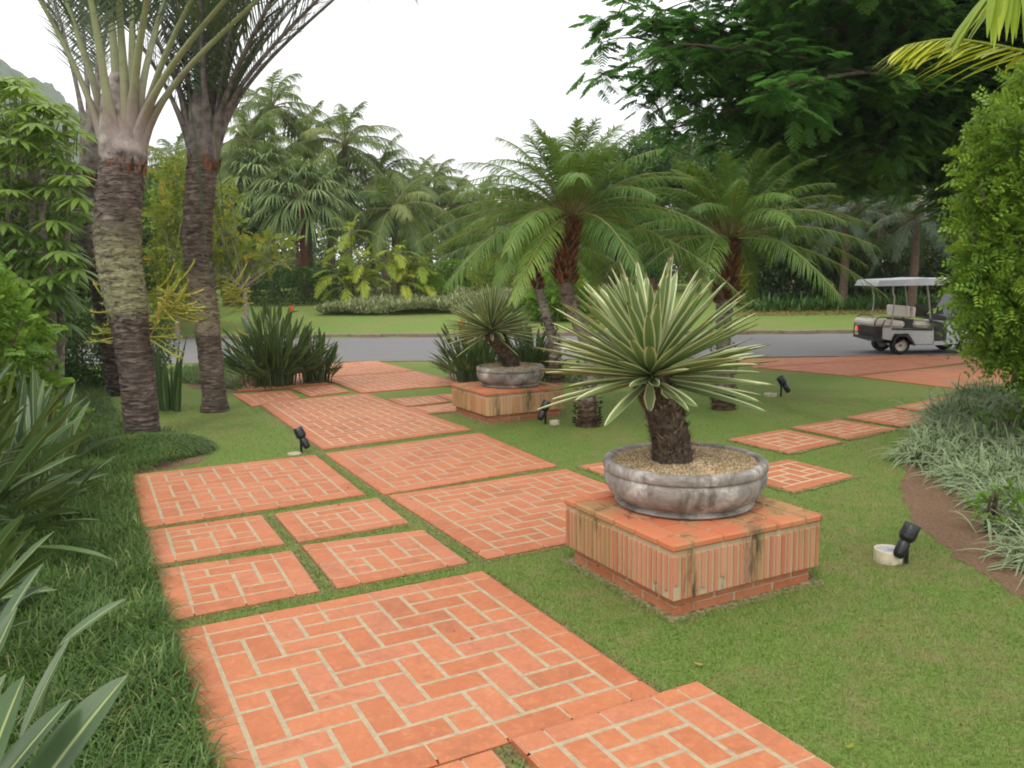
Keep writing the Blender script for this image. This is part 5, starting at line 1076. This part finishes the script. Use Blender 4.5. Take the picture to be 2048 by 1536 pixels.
rng = np.random.default_rng(99); nb = G(-90, 1300); t = thing('paddle_leaf_clump', 'lower paddle leaf clump at the left border between the large clump and the corner plant', 'plant', nb, gp); b = MB(); s = MB(); TP = []
for k in range(46):
    px = rng.uniform(-170, 125); py = rng.uniform(1000, 1290); TP.append(GD(px, py, rng.uniform(3.7, 4.9))-nb)
TP = np.array([q for q in TP if q[2] > .12]); N = len(TP); B = np.stack([TP[:, 0]*.4-.2, TP[:, 1]*.7, 0*TP[:, 0]], 1)+rng.normal(size=(N, 3))*np.array([.1, .1, 0])
paddle(b, B, TP, rng.uniform(.45, .7, N), rng.uniform(.045, .085, N), np.clip(rng.normal(.40, .22, N), 0, 1), stalk=s); b.build('leaves', M['strel'], t); s.build('stalks', M['strel_stalk'], t)
rng = np.random.default_rng(96); nb = G(-30, 1700)+np.array([-.15, 0, 0]); t = thing('paddle_leaf_clump', 'nearest paddle leaf plant with wide striped leaves in the bottom left corner', 'plant', nb, gp); b = MB(); s = MB()
for (bx, by, bY, tx, ty, tY, W, ti) in ((20, 1660, 2.30, 270, 1328, 2.62, .145, .45), (-40, 1620, 2.2, 152, 1385, 2.5, .085, .4), (-60, 1640, 2.1, 58, 1325, 2.3, .12, .5), (-90, 1560, 2.2, 20, 1330, 2.4, .08, .4), (120, 1290, 3.2, 258, 1192, 3.35, .05, .6), (40, 1480, 2.9, 150, 1255, 3.2, .05, .4), (-40, 1380, 2.9, 40, 1200, 3.1, .08, .4), (-20, 1300, 3.1, 90, 1120, 3.6, .07, .35)):
    p0 = GD(bx, by, bY)-nb; tp = GD(tx, ty, tY)-nb; d = nrm(tp-p0); L = np.linalg.norm(tp-p0)
    g0 = np.array([p0[0]-.12, p0[1]-.05, 0]); s = MB(); b = MB(); tube(s, spline([g0, (g0+p0)/2+[0, 0, .03], p0], 8), np.linspace(.011, .007, 8), 6, tint=ti)
    blades(b, [p0], [d+np.array([0, 0, .10])], L, W, droop=.10, n=12, nc=6, fold=.20, prof=lambda t: np.interp(t, [0, .12, .4, .7, .9, 1], [.15, .7, 1, .85, .45, .02]), side=[np.cross(d, nrm(np.array([-.25, -.8, .75])))], tint=ti, smooth=True)
    b.build('leaf', M['strel'], t); s.build('stalk', M['strel_stalk'], t)
# spear leaved plant between the triangle palms
rng = np.random.default_rng(97); t = thing('spear_plant', 'tall green spear leaved plant between the two nearest palm trunks', 'plant', G(338, 820)); b = MB()
for k in range(17):
    x, y = rng.normal()*.10, rng.normal()*.07; h = rng.uniform(.7, 1.15); tube(b, spline([(x, y, -.03), (x*1.3, y*1.2, h*.5), (x*2.0+rng.normal()*.04, y*1.6, h)], 8), [.026, .028, .027, .025, .022, .016, .009, .001], 8, tint=rng.uniform(0, 1))
b.build('leaves', M['spear'], t)
# hanging lime stems on the palm trunks
def epiph(c, N, L, az, label, seed, pine=False):
    global rng; rng = np.random.default_rng(seed); t = thing('trunk_cactus', label, 'plant', c, 'yellow green stems growing on the palm trunks'); b = MB(); bt = MB()
    for k in range(N):
        a = az+rng.normal()*.5; el = rng.uniform(-.5, .6); l = L*rng.uniform(.5, 1.1); P = arch((0, 0, rng.normal()*.12), a, el, l, .55 if el < .3 else .1, n=8); P[:, 2] += np.linspace(0, 1, 8)**3*l*.45
        tube(b, P, np.linspace(.006, .011, 8), 5, tint=rng.uniform(.2, 1))
        m_ = 26; q = rng.integers(3, 8, m_); blades(b, P[q], rdirs(m_, .5)+nrm(P[-1]-P[3])*1.0, .06, .012, n=1, tint=rng.uniform(0, .8, m_), prof=lambda t: 1-t*.9)
    b.build('stems', M['lime'], t); return t
o1 = GD(315, 605, b1[1]-.12); epiph(o1, 34, .50, .1, 'yellow green cactus stems sprouting right of the nearest palm trunk', 201)
epiph(GD(300, 672, b1[1]-.15), 13, .42, -.1, 'lower spray of lime cactus stems hanging below the lichen patch', 204)
epiph(GD(238, 665, b1[1]-.1), 12, .36, 2.9, 'small tuft of lime cactus stems left of the nearest palm trunk', 202)
epiph(GD(228, 600, b1[1]-.1), 7, .34, 2.6, 'few curved lime stems at the left side of the lichen patch', 205)
epiph(GD(446, 600, b2[1]-.05), 22, .42, .2, 'lime cactus tuft on the right side of the second triangle palm', 203)
epiph(GD(1175, 640, bA[1]), 12, .25, .2, 'orange green tuft on the trunk of the tallest date palm', 206)
epiph(GD(1470, 590, bC[1]), 16, .28, .2, 'green tuft clinging to the straight date palm trunk', 207)
# small magenta flowers
b = MB(); rng = np.random.default_rng(98); P = np.stack([rng.normal(size=90)*.28, rng.normal(size=90)*.08, rng.uniform(.02, .14, 90)], 1); leafy(b, P, rdirs(90, .8), .05, .04); o = b.build('magenta_flowers', M['magenta']); o.location = tuple(G(512, 770)); tag(o, 'patch of small magenta flowers at the foot of the left clump', 'flowers', kind='stuff')

# ================================================================ GROUND PLANTS
def scatter(name, label, cat, poly, dens, mat, L, W, seed, droop=.3, n=1, upd=1.2, exclude=None, z=0., fall=None, lv=.4, nc=1, prof=prof_grass, zfun=None, mound=None):
    global rng; rng = np.random.default_rng(seed); Q = np.array([p_[:2] for p_ in poly]); lo, hi = Q.min(0), Q.max(0); N = int((hi-lo).prod()*dens); P = rng.uniform(lo, hi, (N, 2)); k = in_poly(P, Q)
    if fall is not None: k &= rng.uniform(0, 1, N) < fall(P)
    vis = (np.abs(P[:, 0]) < P[:, 1]*.70+1.4); k &= vis; P = P[k]
    for e in (exclude or []): P = P[~in_poly(P, e)]
    N = len(P); D = rdirs(N); D[:, 2] = np.abs(D[:, 2])+upd; b = MB(); zz = np.full(N, z) if zfun is None else zfun(P)
    blades(b, np.stack([P[:, 0], P[:, 1], zz], 1), D, L*rng.uniform(1-lv, 1+lv, N), W, droop=droop*rng.uniform(.4, 1.6, N), n=n, nc=nc, prof=prof, tint=np.clip(rng.normal(.45, .25, N), 0, 1))
    print(name, N); return tag(b.build(name, M[mat]), label, cat, kind='stuff')
lawn_poly = [(-6, 11), (-1.6, 1.5), (4.2, 1.5), (9, 8), (10, 12), (-6, 12.5)]
leftbed = [L2W(.34, 0.5), L2W(.345, 8.9), L2W(1.0, 9.2), L2W(1.0, 12.3), L2W(-1.0, 13.5), L2W(-6, 16), L2W(-8, 6), L2W(-3, .5)]
leftbed = [L2W(.34, 0.5), L2W(.34, 8.66), G(330, 940), G(400, 925), G(425, 905), G(395, 878), G(340, 868), G(325, 800), G(250, 745), L2W(-6, 16), L2W(-8, 6), L2W(-3, .5)]
ex = PAVE+[np.array([p_[:2] for p_ in bed]), np.array([p_[:2] for p_ in leftbed])]
scatter('lawn_grass', 'short mown lawn grass around the paving slabs', 'grass', lawn_poly, 11000, 'turfblade', .027, .0036, 301, exclude=ex, lv=.55, fall=lambda P: np.clip((4.6/np.maximum(P[:, 1], 2))**2.0, .04, 1), upd=.8)
# worn thatch and longer blades along the slab edges
global_rng = np.random.default_rng(305); rng = global_rng; b = MB(); E1 = []; E2 = []; b2 = MB()
for i, Q in enumerate(PAVE):
    c = Q.mean(0)
    if c[1] > 13: continue
    R4 = []
    for k in range(4):
        a, d = Q[k], Q[(k+1) % 4]; L = np.linalg.norm(d-a); T = (d-a)/L; O = np.array([T[1], -T[0]]); 
        if O @ (a-c) < 0: O = -O
        n = max(3, int(L*14)); u = np.linspace(0, 1, n, endpoint=False); off = .022+.035*rng.uniform(0, 1, n)**2
        R4 += [tuple(a+T*L*x+O*y+(-T*y if x == 0 else 0)) for x, y in zip(u, off)]
        m_ = int(L*(520 if c[1] < 8 else 200)); x = rng.uniform(0, 1, m_); y = rng.uniform(-.002, .05, m_)**1.0; P = a+T*(L*x)[:, None]+O*y[:, None]; E1.append(P); D = np.stack([-O[0]*.5+rng.normal(size=m_)*.6, -O[1]*.5+rng.normal(size=m_)*.6, rng.uniform(.5, 1.3, m_)], 1); E2.append(D)
    from mathutils.geometry import tessellate_polygon as tp_
    V = np.array([(x, y, .0012+.00035*(i % 24)) for x, y in R4]); tt = [list(x) for x in tp_([[Vector((v[0], v[1], 0)) for v in V]])]
    b2.add(V, t=tt)
tag(b2.build('worn_turf', M['thatch']), kind='structure')
P = np.concatenate(E1); D = np.concatenate(E2); k = np.ones(len(P), bool)
for Q in ex: k &= ~in_poly(P, Q)
P, D = P[k], D[k]; N = len(P)
blades(b, np.c_[P, np.zeros(N)], D, rng.uniform(.018, .048, N), .0038, droop=.3, n=2, prof=prof_grass, tint=np.clip(rng.normal(.68, .25, N), 0, 1))
tag(b.build('lawn_grass', M['turfblade']), 'longer half dry grass blades along the slab edges', 'grass', kind='stuff')
# mound of tufted grass round the foot of the nearest palm
rng = np.random.default_rng(306); b = MB(); N = 15000; c0 = G(298, 905); a = rng.uniform(0, 2*PI, N); r = np.sqrt(rng.uniform(0, 1, N)); P = np.stack([c0[0]+r*np.cos(a)*.66, c0[1]+r*np.sin(a)*.50, .02+.14*np.sqrt(1-r*r)], 1); P = P[P[:, 0] < 9]
D = np.stack([r*np.cos(a), r*np.sin(a), .7+0*a], 1)+rng.normal(size=(N, 3))*.4; k = ~in_poly(P[:, :2], PAVE[5]); 
blades(b, P[k], D[k], rng.uniform(.08, .17, k.sum()), .006, droop=.8, n=3, prof=lambda t: np.interp(t, [0, .6, 1], [1, .8, .08]), tint=np.clip(rng.normal(.5, .25, k.sum()), 0, 1))
tag(b.build('mondo_grass', M['mondo']), 'rounded mound of dark tufted grass at the foot of the nearest palm', 'groundcover', kind='stuff')
# scattered litter
b = MB(); N = 260; P = np.c_[rng.uniform(-3, 5, N), rng.uniform(2.5, 11, N)]; k = np.ones(N, bool)
for Q in PAVE: pass
z = np.full(N, .006)
for Q in PAVE: z[in_poly(P, Q)] = .026
blades(b, np.c_[P, z], np.c_[rng.normal(size=(N, 2)), np.full(N, .1)], rng.uniform(.008, .03, N), rng.uniform(.003, .010, N), n=3, prof=prof_oval, tint=rng.uniform(0, 1, N), side=np.c_[rng.normal(size=(N, 2)), np.full(N, .1)])
tag(b.build('leaf_litter', M['boot']), 'tiny scattered dry bits on paving and lawn', 'leaf litter', kind='stuff')
# joints between slabs
def mz(P): return np.zeros(len(P))
mondo_poly = [L2W(.345, 0.5), L2W(.335, 6.75), G(262, 948), G(300, 944), G(350, 928), G(378, 912), G(385, 893), G(360, 878), G(250, 860), G(215, 800), G(190, 745), L2W(-6.4, 13), L2W(-6, 4), L2W(-2.5, .5)]
scatter('mondo_grass', 'dense fine dark green tufted grass left of the path', 'groundcover', mondo_poly, 7000, 'mondo', .20, .0062, 302, droop=.75, n=4, upd=.45, fall=lambda P: np.clip((4.6/np.maximum(P[:, 1], 2))**1.3, .10, 1), zfun=lambda P: .05+.04*np.sin(P[:, 0]*5)*np.cos(P[:, 1]*6), prof=lambda t: np.interp(t, [0, .6, 1], [1, .8, .08]))
scatter('mondo_grass', 'tufted dark grass around the foot of the second triangle palm', 'groundcover', [G(395, 770), G(480, 782), G(500, 760), G(560, 745), G(440, 728), G(330, 742), G(360, 765)], 1800, 'mondo', .20, .009, 303, droop=.6, n=3, upd=.6, prof=lambda t: np.interp(t, [0, .6, 1], [1, .8, .08]))
scatter('mondo_grass', 'low dark ground cover behind the far pedestal', 'groundcover', [G(1080, 765), G(1240, 768), G(1240, 745), G(1060, 740)], 1100, 'mondo', .18, .012, 304, droop=.6, n=3, upd=.6, prof=lambda t: np.interp(t, [0, .6, 1], [1, .8, .08]))

# ================================================================ GOLF CART
def cart():
    Yn = 18.15; s = Yn/F_PX; o0 = GD(1802, 709.5, Yn); o0[2] = .004; t = thing('golf_cart', 'silver and cream golf cart parked on the road behind the bright shrub', 'golf cart', o0)
    X = lambda px: (px-1802)*s; Z = lambda py: (710-py)*s; WD = 1.12; yc = WD/2
    def panel(mb, pts, y0, y1, mat=0):       # extrude a side outline (px, py) from y0 to y1
        P = [(X(a), Z(c)) for a, c in pts]; n = len(P); V = [(x, y0, z) for x, z in P]+[(x, y1, z) for x, z in P]; cx, cz = np.mean(P, 0); V += [(cx, y0, cz), (cx, y1, cz)]
        q = [[k, (k+1) % n, n+(k+1) % n, n+k] for k in range(n)]; tt = [[(k+1) % n, k, 2*n] for k in range(n)]+[[n+k, n+(k+1) % n, 2*n+1] for k in range(n)]
        mb.add(V, q, tt, mat=mat)
    b = MB(); panel(b, [(1764, 655), (1866, 660), (1868, 690), (1827, 690), (1817, 668), (1787, 668), (1778, 690), (1764, 684)], .02, .06); panel(b, [(1764, 655), (1866, 660), (1868, 690), (1827, 690), (1817, 668), (1787, 668), (1778, 690), (1764, 684)], WD-.06, WD-.02)
    panel(b, [(1764, 655), (1866, 660), (1866, 676), (1822, 676), (1812, 667), (1790, 667), (1764, 672)], .06, WD-.06)
    panel(b, [(1866, 684), (1894, 684), (1894, 692), (1866, 692)], .02, WD-.02)
    panel(b, [(1893, 648), (1925, 640), (1955, 650), (1962, 690), (1893, 690)], .03, WD-.03); b.build('body', M['cart_paint'], t)
    b = MB(); panel(b, [(1782, 656.5), (1864, 659.5), (1864, 663), (1782, 660)], .006, .022)
    panel(b, [(1869, 668), (1891, 671), (1891, 683), (1869, 683)], .03, WD-.03); panel(b, [(1869, 655), (1893, 660), (1893, 668), (1869, 664)], .012, .05)
    panel(b, [(1857, 640), (1893, 650), (1893, 656), (1857, 646)], .012, .05); panel(b, [(1858, 625), (1893, 636), (1893, 645), (1858, 637)], .06, WD-.06); b.build('side_trim', M['black'], t)
    b = MB(); panel(b, [(1782, 690), (1786, 676), (1794, 668), (1812, 667), (1821, 677), (1830, 692), (1826, 692), (1816, 680), (1808, 673), (1797, 673), (1790, 679), (1787, 690)], -.03, .05)
    panel(b, [(1746, 674), (1775, 680), (1790, 684), (1790, 688), (1770, 687), (1746, 680)], .02, WD-.02); panel(b, [(1752, 655), (1766, 655), (1776, 680), (1756, 677)], .04, WD-.04); panel(b, [(1770, 660), (1895, 676), (1955, 684), (1955, 692), (1830, 692), (1770, 686)], .14, WD-.14)
    b.build('rear_step', M['black'], t)
    # seats
    def cushion(px0, px1, py0, py1, nm, mat='vinyl', tilt=0., y0=.06, y1=WD-.06, bev=.05):
        b = MB(); box(b, ((X(px0)+X(px1))/2, (y0+y1)/2, (Z(py0)+Z(py1))/2), (X(px1)-X(px0), y1-y0, Z(py0)-Z(py1)), bev=bev, rot=(R_(tilt), 'Y'), smooth=False); return b.build(nm, M[mat], t)
    cushion(1743, 1811, 641, 655, 'seat', tilt=4); cushion(1826, 1863, 644, 656, 'seat', tilt=2)
    cushion(1812, 1820, 613, 637, 'backrest', tilt=-4, bev=.03); cushion(1822, 1831, 615, 637, 'backrest', tilt=4, bev=.03)
    b = MB(); box(b, (X(1816), .3, Z(650)), (.05, .04, .5), bev=.01); box(b, (X(1816), WD-.3, Z(650)), (.05, .04, .5), bev=.01); panel(b, [(1812, 640), (1828, 640), (1828, 658), (1812, 658)], .1, WD-.1)
    b.build('seat_frame', M['black'], t)
    # roof
    b = MB(); rp = [(1747, 571), (1749, 564), (1752, 559.5), (1815, 558), (1840, 556.5), (1860, 558), (1920, 558.5), (1952, 562), (1955, 570)]
    nx = len(rp); ry = [-.06, -.02, .10, WD-.10, WD+.02, WD+.06]; V = []
    for j, y in enumerate(ry):
        for (a, c) in rp:
            z = Z(c)
            if j in (0, 5): z = Z(571)
            if j in (1, 4): z = z-.02
            V.append((X(a), y, z))
    for j, y in enumerate(ry):
        for (a, c) in rp: V.append((X(a), y, Z(572.5)))
    n0 = nx*6; q = []
    for j in range(5):
        for i in range(nx-1): a = j*nx+i; q += [[a, a+1, a+1+nx, a+nx], [n0+a, n0+a+nx, n0+a+1+nx, n0+a+1]]
    for i in range(nx-1): q += [[i, n0+i, n0+i+1, i+1], [5*nx+i, 5*nx+i+1, n0+5*nx+i+1, n0+5*nx+i]]
    for j in range(5): q += [[j*nx, (j+1)*nx, n0+(j+1)*nx, n0+j*nx], [j*nx+nx-1, n0+j*nx+nx-1, n0+(j+1)*nx+nx-1, (j+1)*nx+nx-1]]
    b.add(V, q, smooth=False); b.build('roof', M['cart_roof'], t)
    for pts in ([(1782, 572), (1783, 588), (1786, 598), (1783, 640), (1780, 662)], [(1850, 572), (1856, 610), (1860, 645)], [(1905, 645), (1930, 600), (1940, 572)]):
        for y in (.05, WD-.05):
            b = MB(); tube(b, spline([(X(a), y, Z(c)) for a, c in pts], 12), .019, 8); b.build('roof_post', M['pole'], t)
    for y in (.04, WD-.04):
        b = MB(); tube(b, spline([(X(1782), y, Z(636)), (X(1756), y, Z(635)), (X(1748), y, Z(650)), (X(1746), y, Z(676))], 12), .012, 6); tube(b, [(X(1769), y, Z(640)), (X(1760), y, Z(660)), (X(1756), y, Z(678))], .012, 6); b.build('grab_rail', M['black'], t)
    b = MB(); tube(b, [(X(1748), .04, Z(655)), (X(1748), WD-.04, Z(655))], .012, 6); b.build('grab_rail', M['black'], t)
    for xa in (1802, 1935):
        for y in (.10, WD-.10):
            r = .205; Rm = Matrix.Rotation(PI/2, 3, 'X'); wm = MB(); c = np.array([X(xa), y, r+.0])
            lathe(wm, [(.11, -.075), (.15, -.085), (r*.96, -.075), (r, -.05), (r, .05), (r*.96, .075), (.15, .085), (.11, .075)], c=c, ns=28, M=Rm); w_ = wm.build('wheel', M['rubber'], t)
            wm = MB(); lathe(wm, [(0.0, -.055), (.035, -.055), (.04, -.045), (.06, -.03), (.10, -.035), (.118, -.078), (.128, -.082), (.128, -.06), (.12, .06), (.128, .082), (.05, .04), (0, .045)][::-1] if y > .5 else [(0.0, .055), (.035, .055), (.04, .045), (.06, .03), (.10, .035), (.118, .078), (.128, .082), (.128, .06), (.12, -.06), (.128, -.082), (.05, -.04), (0, -.045)], c=c, ns=28, M=Rm); rim = wm.build('rim', M['rimm'], w_)
            wm = MB(); tube(wm, [c+[0, -.06 if y < .5 else .06, 0], c+[0, -.075 if y < .5 else .075, 0]], .022, 10); wm.build('hub', M['black'], w_)
    for (y, m_) in ((.06, 'tail_off'), (WD-.10, 'tail')):
        b = MB(); box(b, (X(1752)-.012, y+.03, Z(662)), (.03, .07, .06), bev=.01); b.build('tail_light', M[m_], t)
    b = MB(); panel(b, [(1858, 612), (1893, 618), (1895, 632), (1860, 628)], .25, .75); tube(b, [(X(1885), .3, Z(640)), (X(1872), .3, Z(622))], .014, 6); b.build('dashboard', M['black'], t)
    th = np.linspace(0, 2*PI, 20); b = MB(); Rw = np.array(Matrix.Rotation(R_(-55), 3, 'Y')); tube(b, np.array([X(1870), .3, Z(620)])+(np.stack([.16*np.cos(th), .16*np.sin(th), 0*th], 1) @ Rw.T), .012, 6, cap=False, ref=(0, 1, 0)); b.build('steering_wheel', M['black'], t)
    b = MB(); V = [(X(1908), .1, Z(645)), (X(1908), WD-.1, Z(645)), (X(1940), WD-.1, Z(574)), (X(1940), .1, Z(574))]; V += [(x+.008, y, z) for x, y, z in V]; b.add(V, [[0, 1, 2, 3], [7, 6, 5, 4], [0, 4, 5, 1], [1, 5, 6, 2], [2, 6, 7, 3], [3, 7, 4, 0]]); b.build('windscreen', M['windscreen'], t)
    return t
cart()

# ================================================================ HOUSES FAR BEHIND
def house(base, W, D, H, rh, label, wins, wm='wall', rz=0., eave=.6, posts=0, shut=False):
    t = thing('house', label, 'house', base, None, rz); b = MB(); box(b, (0, D/2, H/2-.2), (W, D, H+.4)); b.build('wall', M[wm], t)
    b = MB(); e = eave; V = [(-W/2-e, -e, H), (W/2+e, -e, H), (W/2+e, D+e, H), (-W/2-e, D+e, H), (-W/2+W*.18, D/2, H+rh), (W/2-W*.18, D/2, H+rh)]; V += [(x, y, z-.18) for x, y, z in V[:4]]
    b.add(V, [[0, 1, 5, 4], [2, 3, 4, 5], [0, 6, 7, 1], [1, 7, 8, 2], [2, 8, 9, 3], [3, 9, 6, 0], [6, 9, 8, 7]], [[1, 2, 5], [3, 0, 4]]); 
    for k in range(int(W/.3)): x = -W/2+k*.3; tube(b, [(x, -e, H+.02), (x*.64/.5*.5+x*0, D/2*.96, H+rh*.97)], .05, 5, cap=False)
    b.build('roof', M['roof'], t)
    for (x, z, w_, h_) in wins:
        b = MB(); box(b, (x, -.03, z), (w_, .10, h_)); wn = b.build('window', M['trim'], t); b = MB()
        for sx_ in (-1, 1): box(b, (x+sx_*w_*.235, -.085, z), (w_*.42, .015, h_*.88))
        b.build('pane', M['pane'], wn)
    for k in range(posts): b = MB(); x = -W/2+.3+k*(W-.6)/(posts-1); tube(b, [(x, -e+.2, 0), (x, -e+.2, H-.15)], .14, 10); b.build('column', M['trim'], t)
    return t
hb = gb(1790, 560, 40); house(hb+np.array([.8, 2, -.2]), 12.5, 7, 5.6, 2.3, 'ochre house with clay tiled roof behind the dark palms at right', [(-4.2, 1.6, 1.3, 1.4), (-1.2, 1.6, 1.3, 1.4), (-4.2, 4.2, 1.2, 1.2), (-1.2, 4.2, 1.2, 1.2), (1.8, 4.2, 1.2, 1.2), (3.0, 1.5, 1.2, 2.2), (5.0, 1.6, 1.2, 1.4), (4.8, 4.2, 1.2, 1.2)], posts=6)
hb = gb(1120, 560, 70); house(hb+np.array([0, 0, 0]), 12, 5, 1.3, 1.0, 'low white house with a reddish roof far behind the date palm trunks', [(-3, .8, 1.0, .6), (0, .8, 1., .6), (3, .8, 1., .6)], wm='wall_w')
hb = gb(520, 545, 68); house(hb, 9, 5, 1.8, 1.2, 'small far house with clay roof between the coconut trunks', [(-2, 1, 1.0, .8), (1.5, 1, 1., .8)], wm='wall_w')
# branches of the shaded tree seen over the ochre house

# ================================================================ AIR
b = MB(); box(b, (0, 275, 88), (1010, 570, 184)); m, n_, p_, o_ = newmat('haze_air'); n_.nodes.remove(p_)
v_ = n_.nodes.new('ShaderNodeVolumePrincipled'); v_.inputs['Color'].default_value = (.93, .95, .96, 1); v_.inputs['Density'].default_value = .0005; v_.inputs['Anisotropy'].default_value = .2
n_.links.new(v_.outputs[0], o_.inputs['Volume']); tag(b.build('haze', m), kind='stuff')
